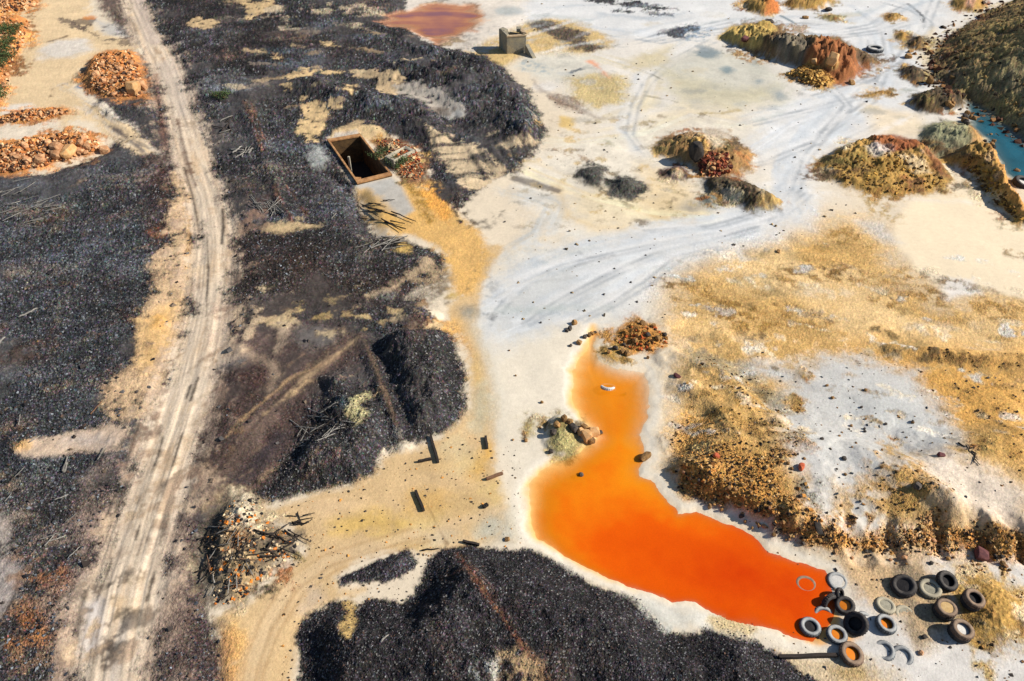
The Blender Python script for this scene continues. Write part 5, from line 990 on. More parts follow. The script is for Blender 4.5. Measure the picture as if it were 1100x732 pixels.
for lab, f, nsm, rs, cols in [
    ('red brown rubble heap beside the open pit', [(404, 152), (420, 148), (446, 160), (456, 180), (450, 194), (432, 190), (416, 172)], 520, (.08, .24), [(176, 84, 54), (120, 66, 46), (206, 176, 132), (92, 60, 44), (210, 126, 70), (170, 150, 118)]),
    ('ochre and red scree heap at the head of the orange pond', [(660, 364), (672, 352), (684, 346), (700, 350), (716, 360), (716, 372), (700, 380), (668, 372)], 260, (.05, .18), [(180, 124, 60), (150, 104, 50), (206, 160, 90), (92, 62, 34), (190, 92, 44)]),
    ('brown spoil heap with a pale flank and dark red scree', [(750, 174), (762, 164), (782, 168), (786, 182), (768, 192), (754, 186)], 240, (.12, .32), [(126, 60, 44), (90, 50, 42), (176, 96, 60), (206, 160, 110)]),
    ('sandy rubble heap full of scrap timber at the road edge', [(222, 580), (245, 540), (278, 534), (288, 560), (322, 575), (318, 595), (285, 620), (255, 648), (230, 650)], 600, (.04, .15), [(60, 54, 50), (226, 200, 160), (222, 130, 48), (90, 80, 72), (180, 150, 110), (40, 38, 40)]),
    ('low ochre rubble heap below the long brown spoil heap', [(846, 80), (862, 70), (885, 74), (895, 86), (885, 94), (865, 91)], 260, (.12, .32), [(196, 150, 76), (150, 104, 48), (110, 76, 36), (220, 176, 100)]),
    ('broad ochre spoil heap with rusty crest beside the cream mud flat', [(890, 180), (915, 165), (960, 165), (1000, 180), (1018, 200), (960, 208), (912, 200)], 240, (.06, .22), [(196, 150, 70), (150, 110, 50), (96, 70, 36)]),
    ('long steep ochre ridge with a shaded dark face along the cream mud flat', [(1030, 170), (1055, 168), (1072, 186), (1082, 212), (1100, 234), (1092, 236), (1070, 218), (1050, 196)], 220, (.06, .24), [(196, 150, 70), (130, 96, 50), (90, 66, 36)])]:
    pts = np.array([G(*q) for q in inpoly(f, nsm)]); r = np.random.default_rng(nsm)
    stones('rubble', pts, r.uniform(*rs, nsm) * r.uniform(.6, 1, nsm), jitter_cols(nsm, cols, .15, nsm), nsm, MOBJ[lab])
# loose gravel on gritty ground: nobody could count it
def gravel(sel, n, rs, cols, seed):
    r = np.random.default_rng(seed + 99); idx = np.nonzero(sel)[0]; k = r.choice(idx, n)
    pts = np.c_[GX[k], GY[k], Z[k]]; u = r.random(n) ** 2.5
    tag(stones('gravel', pts, rs[0] + (rs[1] - rs[0]) * u, jitter_cols(n, cols, .2, seed), seed), kind='stuff')
PXA = 550 + GX / ((GY * cp + H * sp_)) * FPX; PYA = 366 - ((GY * sp_ - H * cp) / (GY * cp + H * sp_)) * FPX
inf = (PXA > -15) & (PXA < 1115) & (PYA > -10) & (PYA < 745)
near = PYA > 230
gravel(inf & (ZONE == 0) & (GR > .55) & (PXA > 700) & (PYA > 380), 2000, (.02, .10), [(160, 116, 60), (110, 80, 44), (70, 54, 38), (206, 160, 96), (60, 52, 46)], 61)
gravel(inf & (ZONE == 0) & (GR > .8) & (PXA > 700) & (PYA > 490) & (PYA < 620), 2600, (.02, .12), [(206, 142, 70), (216, 164, 94), (90, 62, 34), (50, 40, 34), (212, 174, 118), (150, 100, 50), (70, 54, 40)], 62)
gravel(inf & (ZONE == 0) & (PXA > 800) & (PYA > 380) & (GR <= .55), 520, (.02, .10), [(70, 62, 56), (110, 92, 70), (60, 70, 80), (150, 110, 66)], 63)
gravel(inf & ((ZONE == 4) | (ZONE == 5)), 7000, (.015, .055), [(40, 38, 42), (70, 66, 70), (30, 28, 30), (120, 116, 116), (90, 70, 60), (54, 54, 60)], 64)
gravel(inf & ((ZONE == 6) | (ZONE == 7)), 3600, (.02, .06), [(40, 38, 42), (70, 66, 70), (30, 28, 30), (140, 136, 130), (90, 76, 66)], 65)
gravel(inf & (ZONE == 1) & (GR > .7), 8000, (.02, .10), [(48, 48, 54), (76, 80, 88), (34, 32, 34), (130, 136, 142), (86, 68, 58), (60, 62, 70)], 66)
gravel(inf & (ZONE == 0) & (PXA > 300) & (PXA < 560) & (PYA > 470), 520, (.02, .08), [(60, 54, 48), (110, 86, 60), (200, 140, 70), (80, 72, 66)], 67)
gravel(inf & (ZONE == 3), 500, (.06, .3), [(110, 84, 48), (80, 60, 40), (140, 110, 64), (60, 48, 36)], 68)
gravel(inf & (sst(-1, 1, 0 * GX) > 0) & (dh > -1.6) & (dh < .4), 260, (.12, .5), [(90, 56, 40), (70, 54, 40), (140, 100, 60)], 69)
gravel(inf & ((ZONE == 1) | (ZONE == 8)), 500, (.05, .2), [(40, 38, 42), (70, 62, 58), (96, 92, 90), (54, 46, 42), (120, 104, 88)], 71)
gravel(inf & (ZONE == 0) & (PXA > 520) & (PYA < 345) & (GR < .3) & ~((PXA > 930) & (PYA > 195)), 340, (.04, .16), [(110, 96, 78), (150, 128, 96), (84, 78, 72), (70, 66, 64), (176, 150, 112)], 72)
# single stones one can point at
for (x, y, r, k, lab, sc) in [
    (860, 504, .42, 'rd', 'bright brick red stone block lying on grey crust near the ochre bank', (1.3, .8, .7)), (769, 492, .38, 'rd', 'small orange red stone above the eroded bank', (1, .8, .7)),
    (727, 405, .35, 'pr', 'dark red stone at the west foot of the ochre rise', (1.2, .7, .6)), (1010, 491, .36, 'pr', 'maroon stone on grey crust near the dead branch', (1.2, .7, .8)),
    (1053, 598, .62, 'pr', 'big dark maroon boulder on the bank above the black tyre', (1, 1, 1)), (693, 492, .5, 'br', 'brown stone standing in the water by the east shore of the orange pond', (1.3, .6, .7)),
    (624, 513, .3, 'dk', 'small dark pointed stone in the middle of the orange water', (1, .8, 1.5)), (671, 424, .18, 'dk', 'tiny dark stone beside the white crescent tyre in the pond', (1, 1, 1)),
    (690, 541, .12, 'dk', 'tiny dark speck of stone in the deep orange water', (1.5, .7, .8)), (545, 580, .22, 'br', 'small rusty stone on the salt by the slag heap corner', (1, 1, .8)),
    (836, 242 + 29, .35, 'br', 'brown stone alone on the pale ochre plain', (1.2, .8, .6)), (995, 628, .3, 'dk', 'small dark stone beside the black tyre', (1, 1, .8)),
    (993, 685, .22, 'dk', 'small dark stone on grey salt below the stacked tyres', (1, .8, .8)), (989, 702, .2, 'or', 'little tan stone beside the crescent tyres', (1.2, .9, .8)),
    (878, 565, .5, 'dk', 'dark flat slab of stone at the top of the eroded bank', (1.8, .5, .3)), (906, 490 + 4, .25, 'dk', 'dark stone on the grey crust in front of the round soil clump', (1, .8, .7)),
    (985, 524, .4, 'dk', 'dark brown stone on the ochre patch under the round soil clump', (1.4, .7, .6)), (893, 68, 1.3, 'pl', 'large pale tan boulder in the hollow of the long brown spoil heap', (.9, .8, 1.1)),
    (747, 168, 1.5, 'dk', 'dark grey lump added for the shaded hollow on the brown spoil heap', (.8, .8, 1.1)), (874, 67, .7, 'pl', 'smaller pale tan boulder on top of the low ochre rubble heap', (1.2, .8, .7)), (915, 90, .6, 'br', 'brown stone lying alone on the wash below the spoil heap', (1.3, .8, .6)),  # the dark grey boulder is added in place of a shaded hollow
    (976, 62, .8, 'br', 'dark brown boulder on the wash near the hill', (1.2, .9, .6)), (978, 56, .5, 'br', 'thin brown stone above the dark boulder near the hill', (1.5, .6, .5)), (998, 90, .8, 'br', 'dark boulder between the hill and the olive hump', (.8, .8, 1.1)),
    (890, 11, 1.1, 'dk', 'flat black boulder on the wash below the ochre strip', (1.5, .8, .4)), (865, 20, .6, 'br', 'small brown boulder beside the olive spoil streak', (1.2, .8, .6)),
    (825, 25, .9, 'dk', 'black boulder on the crest of the long brown spoil heap', (1.3, .8, .5)), (800, 43, .8, 'pr', 'dark maroon boulder low on the long brown spoil heap', (1.1, .8, .7)),
    (113, 164, .7, 'or', 'single orange stone just off the end of the long rubble heap', (1, .9, .9)), (144, 98, 1.3, 'pl', 'massive tan block at the foot of the trackside rubble heap', (1.1, .9, 1.0)), (154, 96, 1.0, 'or', 'tall orange block beside the massive tan block', (.6, .8, 1.4)),
    (62, 170, .9, 'or', 'large tan block low on the long rubble heap', (1, .9, .8)), (74, 166, 1.1, 'pl', 'largest pale block on the long rubble heap', (1.2, .9, .8)), (61, 161, 1.0, 'or', 'large orange block high on the long rubble heap', (.9, .9, .9))]:
    boulder(x, y, r, k, lab, scl=sc)
for (x, y, r, k) in [(606, 452, .35, 'br'), (612, 456, .3, 'br'), (616, 462, .4, 'dk'), (624, 466, .38, 'pl'), (630, 471, .5, 'pl'), (638, 466, .45, 'pl'), (634, 475, .42, 'br'), (628, 461, .35, 'br'), (644, 466, .25, 'dk'), (598, 458, .3, 'br'), (594, 466, .3, 'dk'), (592, 486, .2, 'dk')]:
    boulder(x, y, r * 1.15, k, 'angular stone clustered on the olive islet at the pond edge', 'stones on the islet', name='stone')
for (x, y, r) in [(612, 354, .3), (617, 348, .3), (609, 356, .22), (622, 369, .3), (628, 363, .25), (633, 361, .22), (636, 359, .25), (639, 358, .18), (613, 372, .18), (581, 347, .12), (547, 377, .1), (554, 404, .12), (582, 433, .16), (580, 460, .12), (551, 473, .1), (565, 474, .18)]:
    boulder(x, y, r, random.choice(['br', 'dk']), 'small brown stone on the white salt beside the head of the pond', 'stones on the white salt', name='stone')
for (x, y, r) in [(662, 384, .35), (655, 380, .35), (648, 384, .3), (668, 386, .4), (690, 390, .25), (676, 372, .4), (690, 366, .35), (700, 370, .4), (684, 354, .4), (696, 356, .35), (708, 366, .35), (664, 376, .25)]:
    boulder(x + 6, y - 5, r * .8, random.choice(['br', 'br', 'dk']), 'rusty brown stone in the scree at the head of the orange pond', 'stones in the scree at the pond head', name='stone')
for q in inpoly([(722, 510), (745, 500), (800, 520), (845, 562), (900, 572), (890, 588), (840, 582), (790, 564), (757, 548)], 46):
    boulder(*q, random.uniform(.08, .2), random.choice(['br', 'br', 'dk', 'or']), 'rough brown stone on the eroded ochre bank above the orange pond', 'stones on the eroded bank', name='stone')
for q in inpoly([(840, 420), (900, 400), (980, 430), (1010, 470), (970, 540), (870, 560), (830, 480)], 44):
    boulder(*q, random.uniform(.06, .17), random.choice(['dk', 'dk', 'br', 'br']), 'small dark stone scattered on the pale grey crust', 'stones on the grey crust', name='stone')
for q in inpoly([(900, 590), (960, 580), (1060, 580), (1100, 600), (1090, 615), (1000, 606), (920, 606)], 26):
    boulder(*q, random.uniform(.08, .2), random.choice(['br', 'dk', 'or']), 'brown stone along the bank behind the dumped tyres', 'stones behind the tyres', name='stone')
for q in inpoly([(1004, 90), (1030, 112), (1062, 140), (1092, 166), (1100, 200), (1080, 178), (1055, 150), (1020, 124)], 22):
    boulder(*q, random.uniform(.2, .5), random.choice(['br', 'dk', 'br']), 'brown boulder fallen at the shaded foot of the hill', 'boulders at the foot of the hill')
# ------------------------------------------------------------------ tyres
import bmesh
M_T = {'black': simple('worn_rubber', A_(42, 40, 42), A_(70, 64, 62), 5, .75, .3, rnd=.2, top=(A_(120, 112, 102), 1.15, 1.6)),
       'brown': simple('muddy_rubber', A_(78, 62, 54), A_(130, 106, 90), 5, .85, .3, rnd=.2, top=(A_(176, 150, 124), 1.0, 1.5)),
       'salt': simple('salted_rubber', A_(70, 74, 80), A_(110, 116, 122), 4, .8, .3, rnd=.15, top=(A_(206, 204, 198), .95, 1.5)),
       'white': simple('salt_crusted_rubber', A_(200, 200, 198), A_(226, 224, 218), 4, .9, .3),
       'buried': simple('silted_rubber', A_(120, 112, 96), A_(150, 140, 120), 4, .9, .3, top=(A_(186, 176, 152), .6, 1.1))}
M_SAND = simple('tyre_sand', A_(214, 182, 130), A_(196, 160, 106), 4, .95, .3)
M_GREY = simple('tyre_silt', A_(176, 170, 150), A_(150, 144, 126), 4, .95, .3)
M_SALT = simple('tyre_salt', A_(226, 220, 210), A_(210, 206, 200), 4, .95, .2)
M_RW, _nt, _b = newmat('rust_water'); _b.inputs['Roughness'].default_value = .1
_tc = nd(_nt, 'ShaderNodeTexCoord').outputs['Object']; _nt.links.new(mixc(_nt, noise(_nt, _tc, 3, 3), (.62, .16, .01), (.75, .25, .02)), _b.inputs['Base Color'])
M_MUDSHADE = simple('tyre_mud_shade', A_(34, 32, 34), A_(52, 48, 48), 5, .9, .4)
def lathe(prof, seg, tread=None):
    V, F = [], []; n = len(prof)
    for i in range(seg):
        a = 2 * math.pi * i / seg
        for r, z in prof:
            rr = r - (tread if tread and i % 4 < 1 and r > .485 else 0)
            V.append((rr * math.cos(a), rr * math.sin(a), z))
    for i in range(seg):
        for k in range(n):
            F.append((i * n + k, ((i + 1) % seg) * n + k, ((i + 1) % seg) * n + (k + 1) % n, i * n + (k + 1) % n))
    return V, F
def pymesh(name, V, F, mat, smooth=True):
    me = bpy.data.meshes.new(name); me.from_pydata([tuple(map(float, v)) for v in V], [], F); me.materials.append(mat)
    me.polygons.foreach_set('use_smooth', np.full(len(F), smooth)); return me
W2 = .15
CASE = [(.27, -.09), (.30, -W2 * .85), (.38, -W2 * 1.02), (.45, -W2 * .92), (.488, -W2 * .66), (.475, 0), (.488, W2 * .66), (.45, W2 * .92), (.38, W2 * 1.02), (.30, W2 * .85), (.27, .09), (.29, .07), (.37, .12), (.44, .10), (.455, 0), (.44, -.10), (.37, -.12), (.29, -.07)]
TRD = [(.47, -W2 * .72), (.502, -W2 * .6), (.51, -W2 * .35), (.49, -W2 * .3), (.49, -W2 * .24), (.512, -W2 * .2), (.512, W2 * .2), (.49, W2 * .24), (.49, W2 * .3), (.51, W2 * .35), (.502, W2 * .6), (.47, W2 * .72)]
cv, cf = lathe(CASE, 48); tv, tf = lathe(TRD, 96, .03)
TM = {k: (pymesh('tyre', cv, cf, m), pymesh('tread', tv, tf, m)) for k, m in M_T.items()}
def disc(name, r, mat):
    V = [(0, 0, .02)] + [(r * math.cos(a), r * math.sin(a), .01 * math.sin(3 * a)) for a in np.linspace(0, 2 * math.pi, 33)[:-1]]
    return pymesh(name, V, [(0, i + 1, (i + 1) % 32 + 1) for i in range(32)], mat)
FILL = {'sand': disc('sand_fill', .42, M_SAND), 'silt': disc('sand_fill', .42, M_GREY), 'salt': disc('sand_fill', .42, M_SALT), 'rust': disc('water_fill', .40, M_RW), 'mud': disc('mud_shade_fill', .42, M_MUDSHADE)}
def tyre(px, py, dia, mat, label, z=0.0, tilt=(0, 0), rz=None, fill=None, fz=0.0, group='dumped tyres', abs_z=None, name='tyre'):
    x, y, g = G(px, py); s = dia
    o = bpy.data.objects.new(name, TM[mat][0]); COL.objects.link(o)
    t = bpy.data.objects.new('tread', TM[mat][1]); COL.objects.link(t); t.parent = o
    o.location = (x, y, (g if abs_z is None else abs_z) + z + .15 * s); o.scale = (s * random.uniform(.95, 1.05), s * random.uniform(.93, 1.03), s * random.uniform(.9, 1.1))
    o.rotation_euler = (math.radians(tilt[0]), math.radians(tilt[1]), random.uniform(0, 6) if rz is None else rz); o.rotation_mode = 'ZYX' if False else 'XYZ'
    if fill:
        q = bpy.data.objects.new(FILL[fill].name, FILL[fill]); COL.objects.link(q); q.parent = o; q.location = (0, 0, fz)
    tag(o, label, 'tyre', group); return o
tyre(869.3, 675.5, .98, 'salt', 'salt whitened tyre lying flat in the orange water with a dark mud centre', z=.0, fill='mud', fz=.05, rz=1)
tyre(898.4, 683, .95, 'salt', 'pale tyre with deep rusty water inside between two wet pools', z=-.06, fill='rust', fz=-.02, rz=2)
tyre(913.5, 704.5, 1.15, 'brown', 'large dark brown tyre touching the long pole with a spot of orange water inside', z=-.02, tilt=(6, 8), fill='rust', fz=-.02, rz=0)
tyre(906.5, 652.5, .95, 'black', 'black tilted tyre with orange water inside at the pond corner', z=.02, tilt=(10, -10), fill='rust', fz=.02, rz=0)
tyre(890.5, 648.5, .95, 'black', 'black tyre standing half sunk in the orange water', z=-.05, tilt=(70, 0), rz=.5)
tyre(900.5, 640.5, .62, 'black', 'small black tyre propped against the half sunk black tyre', z=.12, tilt=(40, 30), rz=.3)
tyre(885, 661, 1.0, 'salt', 'pale arch shaped tyre half buried at the edge of the water', z=-.26, tilt=(22, 0), rz=0)
tyre(917.5, 673.5, 1.15, 'black', 'big tyre leaning on edge over the orange trickle', z=.12, tilt=(18, -38), fill='mud', fz=-.06, rz=0)  # dark fill disc stands in for the shade inside this tyre
tyre(929, 666.5, .95, 'salt', 'buried tyre showing one grey crescent next to the big leaning tyre', z=-.28, tilt=(14, 14), rz=0, fill='salt', fz=.1)
tyre(950.5, 672.5, 1.0, 'salt', 'tyre lying flat on white salt with a round orange puddle in its hub', z=.0, tilt=(0, 6), fill='rust', fz=-.06, rz=0)
tyre(950, 699, 1.0, 'salt', 'half buried crescent tyre on grey salt below the tyre with the round orange puddle', z=-.24, tilt=(0, -16), rz=0, fill='salt', fz=.06)
tyre(969.5, 704.5, 1.0, 'salt', 'outermost half buried crescent tyre on grey salt', z=-.25, tilt=(10, -14), rz=0, fill='salt', fz=.06)
tyre(951, 651, 1.0, 'buried', 'silt filled tyre almost level with the tan ground', z=-.19, tilt=(-5, 3), fill='silt', fz=.10, rz=0)
tyre(972, 659, .95, 'buried', 'buried tyre showing only a thin pale arc beside the silt filled one', z=-.27, tilt=(7, 2), fill='silt', fz=.115, rz=0)
tyre(969, 632, 1.2, 'black', 'large black mud caked tyre slumped in dark soil', z=.02, tilt=(8, -14), fill='mud', fz=.08, rz=0)
tyre(998, 634, 1.1, 'buried', 'pale grey silt filled tyre lying against the black tyre', z=-.10, tilt=(3, -4), fill='silt', fz=.07, rz=0)
tyre(1015, 627.5, 1.08, 'black', 'clean black tyre tilted on the rim of the grey silted one', z=.10, tilt=(14, 12), fill='mud', fz=-.07, rz=0)
tyre(1042, 648, 1.0, 'black', 'lower tyre under the rust rimmed one beside the yellow earth mound', z=-.02, rz=1)
tyre(1042, 648.5, 1.02, 'brown', 'rust rimmed dark tyre raised beside the yellow earth mound', z=.29, tilt=(5, 7), fill='mud', fz=-.05, rz=0)
tyre(1012.5, 658.5, .98, 'black', 'lower tyre under the sand filled one', z=-.02, rz=1)
tyre(1012.5, 658.5, .98, 'brown', 'brown tyre filled to the brim with tan sand on top of another', z=.29, tilt=(4, 3), fill='sand', fz=.11, rz=0)
tyre(1029.6, 681.5, 1.0, 'black', 'lower tyre under the thick brown grey one', z=-.02, rz=1)
tyre(1029.6, 681.5, 1.04, 'brown', 'thick brown grey tyre with a salty centre on top of another', z=.29, tilt=(4, 8), fill='salt', fz=-.02, rz=0)
tyre(900, 624.5, 1.05, 'salt', 'tyre buried in white salt with only a faint ring showing', z=-.27, tilt=(3, -3), fill='salt', fz=.12, rz=0)
tyre(864.6, 630, 1.05, 'brown', 'tyre drowned just below the orange surface as a faint ring', abs_z=-.395, tilt=(1.5, 0), rz=0)
tyre(652.5, 419, 1.0, 'white', 'white crescent of a sunken tyre in the upper part of the pond', abs_z=-.43, tilt=(-25, 5), rz=0)
tyre(939.4, 54.5, 1.9, 'salt', 'large pale dumper tyre lying flat on the grey wash', z=-.12, fill='salt', fz=.0, rz=0, group=None)
tyre(1098, 199, 1.7, 'black', 'dark tyre lying at the edge of the turquoise shade sheet', z=-.05, tilt=(10, 10), fill='salt', fz=0, rz=0, group=None)
# ------------------------------------------------------------------ timber, sticks, poles
M_WD = {'dark': simple('charred_timber', A_(38, 34, 32), A_(62, 52, 46), 5, .9, .4, rnd=.3), 'grey': simple('bleached_timber', A_(92, 90, 88), A_(166, 160, 150), 5, .9, .4, rnd=.3), 'brown': simple('brown_timber', A_(104, 76, 58), A_(140, 104, 78), 5, .9, .4, rnd=.3)}
def stickmesh(seed, r0, mat, seg=7, bend=.018):
    r = np.random.default_rng(seed); V, F = [], []; ns = 7
    for i in range(seg):
        t = i / (seg - 1); c = np.array([t - .5, bend * math.sin(t * 3 + seed) + .008 * r.normal(), .01 * r.normal()]); rad = r0 * (1 - .45 * t) * r.uniform(.85, 1.15)
        for k in range(ns):
            a = 2 * math.pi * k / ns; V.append(c + np.array([0, rad * math.cos(a), rad * math.sin(a)]))
    for i in range(seg - 1):
        for k in range(ns): F.append((i * ns + k, i * ns + (k + 1) % ns, (i + 1) * ns + (k + 1) % ns, (i + 1) * ns + k))
    F.append(tuple(range(ns))[::-1]); F.append(tuple((seg - 1) * ns + k for k in range(ns)))
    return pymesh('stick', V, F, M_WD[mat], smooth=True)
STK = {m: [stickmesh(s + 10 * i, .035, m) for s in range(4)] for i, m in enumerate(M_WD)}
def stick(a, b, thick, mat, label, group=None, lift=.05, cat='stick', name='stick', mesh=None):
    """a lying stick between two photo points"""
    p, q = np.array(G(*a)), np.array(G(*b)); L = np.linalg.norm(q - p) + 1e-6; d = (q - p) / L
    o = bpy.data.objects.new(name, mesh or random.choice(STK[mat])); COL.objects.link(o)
    o.location = (p + q) / 2 + np.array([0, 0, lift]); o.rotation_euler = (0, -math.asin(float(d[2])), math.atan2(d[1], d[0]))
    k = thick / .035; o.scale = (L, k, k) if mesh is None else (L, thick, thick)
    tag(o, label, cat, group); return o
def sticks(cx, cy, rx, ry, n, lm, ang, spread, mats, label, group, thick=(.02, .045)):
    for _ in range(n):
        a = random.uniform(0, 6.28); k = math.sqrt(random.random()); x, y = cx + rx * k * math.cos(a), cy + ry * k * math.sin(a)
        L = random.uniform(*lm) / mpp(x, y); t = math.radians(random.gauss(ang, spread))
        dx, dy = math.cos(t) * L / 2, -math.sin(t) * L / 2 * .7
        stick((x - dx, y - dy), (x + dx, y + dy), random.uniform(*thick), random.choice(mats), label, group, lift=random.uniform(.04, .2))
sticks(288, 222, 17, 9, 22, (0.75, 1.95), -50, 30, ['grey'], 'bleached stick in the scattered pile on dark ground east of the track', 'bleached sticks east of the track', (.03, .05))
sticks(262, 166, 10, 6, 7, (0.90, 1.95), 40, 30, ['grey'], 'pale stick of the small bundle far up the dark tip', 'pale sticks far up the tip', (.05, .1))
sticks(243, 136, 7, 8, 7, (0.90, 1.95), 60, 40, ['grey', 'dark'], 'weathered stick beside the tiny green plant on the dark tip', 'weathered sticks by the plant', (.05, .1))
sticks(345, 462, 26, 24, 26, (.8, 2.2), 35, 40, ['grey', 'grey', 'dark'], 'bleached stick scattered over the black slag heap', 'bleached sticks on the slag heap', (.02, .04))
sticks(414, 230, 22, 15, 15, (0.90, 2.40), -15, 14, ['dark'], 'dark stick lying on the yellow slope below the pit', 'dark sticks below the pit', (.04, .07))
sticks(412, 262, 26, 8, 14, (1.05, 2.70), 22, 18, ['grey', 'dark'], 'thin stick in the loose pile under the yellow slope', 'sticks under the yellow slope', (.03, .05))
sticks(28, 222, 36, 30, 24, (0.90, 2.55), 30, 14, ['grey'], 'bleached stick strewn across the blue black tip', 'bleached sticks on the blue black tip', (.025, .045))
sticks(243, 600, 28, 45, 52, (.5, 1.4), 58, 34, ['grey', 'dark', 'dark', 'brown', 'dark'], 'scrap stick in the sandy rubble heap at the road edge', 'scrap sticks in the rubble heap', (.018, .04))
sticks(300, 585, 26, 16, 16, (.6, 1.6), 20, 40, ['dark'], 'charred stick on the east side of the sandy rubble heap', 'charred sticks beside the rubble heap', (.03, .06))
sticks(325, 555, 14, 10, 8, (.4, .9), 10, 50, ['dark'], 'short charred stick on the sand road', 'short charred sticks on the sand', (.03, .06))
sticks(60, 520, 60, 90, 12, (.7, 1.4), 55, 14, ['grey'], 'lone pale stick on the black ground beside the track', 'lone pale sticks', (.03, .05))
for a, b, t, m, lab in [((20, 342), (41, 332), .07, 'grey', 'long straight white stick on the dark tip'), ((68, 509), (74, 497), .08, 'grey', 'short thick white stick below the pale sand tongue'), ((98, 446), (110, 431), .05, 'brown', 'thin brown stick at the edge of the sand'),
    ((0, 370), (6, 362), .08, 'grey', 'white stick at the very edge of the view'), ((410, 692), (418, 683), .05, 'grey', 'single white stick on the near slag heap'), ((453, 592), (472, 590), .05, 'dark', 'thin dark stick on the sand beside the slag heap'),
    ((396, 268), (438, 254), .06, 'grey', 'longest pale branch lying under the yellow slope'), ((355, 236), (362, 230), .06, 'grey', 'short white stick on the dark ground west of the yellow slope')]:
    stick(a, b, t, m, lab)
# dead branch with twigs
o = stick((1028, 477), (1048, 489), .05, 'dark', 'dead dark branch with twigs on the grey crust', cat='branch', name='branch')
for a, b in (((1040, 484), (1047, 481)), ((1042, 486), (1050, 496)), ((1047, 489), (1044, 500)), ((1036, 480), (1046, 497)), ((1046, 495), (1052, 501))):
    t = stick(a, b, .03, 'dark', None, name='twig'); del t['category']; t.parent = o; t.matrix_parent_inverse = (__import__('mathutils').Matrix.LocRotScale(o.location, o.rotation_euler, o.scale)).inverted()
# squared timbers
def beammesh(mat):
    bm = bmesh.new(); bmesh.ops.create_cube(bm, size=1); bmesh.ops.bevel(bm, geom=bm.edges[:], offset=.06, segments=1, affect='EDGES')
    bmesh.ops.subdivide_edges(bm, edges=[e for e in bm.edges if abs(e.verts[0].co.x - e.verts[1].co.x) > .5], cuts=6)
    for v in bm.verts: v.co.y += .10 * math.sin(v.co.x * 9) * .5; v.co.z += random.uniform(-.05, .05)
    me = bpy.data.meshes.new('timber'); bm.to_mesh(me); bm.free(); me.materials.append(M_WD[mat]); return me
BM = {m: beammesh(m) for m in M_WD}
for a, b, t, m, lab in [((462.5, 469), (471, 498), .15, 'dark', 'dark square timber jutting from the foot of the round slag heap'), ((446.5, 528.5), (455.5, 550), .15, 'dark', 'dark square timber lying alone in the middle of the yellow sand'),
    ((521.5, 470), (523.5, 483), .15, 'dark', 'short dark timber block on the edge of the white salt'), ((522.5, 516), (540, 509.5), .16, 'brown', 'thin reddish timber pointing towards the pond'),
    ((497, 582.5), (515, 586.5), .13, 'dark', 'dark timber at the upper edge of the near slag heap'), ((449, 497), (464, 494), .14, 'dark', 'crooked dark timber scrap beside the round slag heap'), ((519, 546), (524, 543), .18, 'dark', 'stubby dark timber scrap on the yellow sand')]:
    stick(a, b, t, m, lab, cat='timber', name='timber', mesh=BM[m], lift=.10)
stick((836, 707), (899, 705), .17, 'dark', 'long dark pole lying between the slag heap and the brown tyre', cat='pole', name='pole', mesh=BM['dark'], lift=.12)
# ------------------------------------------------------------------ concrete pit
M_CON = simple('stained_concrete', A_(74, 56, 38), A_(120, 92, 56), 1.6, .9, .35, dist=.05)
M_RIM = simple('rusty_rim', A_(150, 104, 66), A_(206, 156, 104), 2, .9, .3)
M_CNG = simple('grey_concrete', A_(160, 156, 146), A_(190, 178, 152), 1.2, .92, .4, dist=.05, top=(A_(206, 186, 144), 1.2, 1.7))
def prism(name, poly, z0, z1, mat, parent=None, z1s=None):
    """vertical-sided block over a ground polygon; z1s gives each corner its own top"""
    n = len(poly); V = [(x, y, z0) for x, y in poly] + [(x, y, (z1s[i] if z1s else z1)) for i, (x, y) in enumerate(poly)]
    F = [tuple(range(n))[::-1], tuple(range(n, 2 * n))] + [(i, (i + 1) % n, n + (i + 1) % n, n + i) for i in range(n)]
    bm = bmesh.new(); vs = [bm.verts.new(v) for v in V]
    for f in F: bm.faces.new([vs[i] for i in f])
    bmesh.ops.recalc_face_normals(bm, faces=bm.faces); bmesh.ops.bevel(bm, geom=bm.edges[:], offset=.02, segments=1, affect='EDGES')
    me = bpy.data.meshes.new(name); bm.to_mesh(me); bm.free(); me.materials.append(mat)
    o = bpy.data.objects.new(name, me); COL.objects.link(o)
    if parent: o.parent = parent; o.location = [-v for v in parent.location]
    return o
def empty(name, loc):
    o = bpy.data.objects.new(name, None); COL.objects.link(o); o.location = loc; o.empty_display_size = .2; return o
c = W(PIT); ctr = c.mean(0)
pit = tag(empty('concrete_pit', (ctr[0], ctr[1], -2.6)), 'open rectangular concrete pit sunk in the dark tip with a rusty rim', 'pit')
Cin = ctr + (c - ctr) * (1 - .06); Cout = ctr + (c - ctr) * 1.04
zr = [.30, .30, .22, .22]
for i in range(4):
    j = (i + 1) % 4
    prism('wall', [Cin[i], Cin[j], Cout[j], Cout[i]], -2.7, .1, M_CON, pit)
    a = [ctr + (c[k] - ctr) * .93 for k in (i, j)]; b2 = [ctr + (c[k] - ctr) * 1.05 for k in (j, i)]
    prism('rim', a + b2, .105, .26, M_RIM, pit)
prism('floor', [ctr + (q - ctr) * .935 for q in c], -2.75, -2.45, M_MUDSHADE, pit)
x, y = g0(375, 172); o = prism('steel_post', [(x - .1, y - .1), (x + .1, y - .1), (x + .1, y + .1), (x - .1, y + .1)], -2.45, .35, M_CNG); tag(o, 'pale upright post inside the concrete pit near its shaded end', 'post')
x, y = g0(402, 192.5); o = prism('concrete_stub', [(x - .2, y - .15), (x + .2, y - .15), (x + .2, y + .15), (x - .2, y + .15)], -2.45, -.2, M_CNG); tag(o, 'short pale concrete stub inside the pit by its front rim', 'stub')
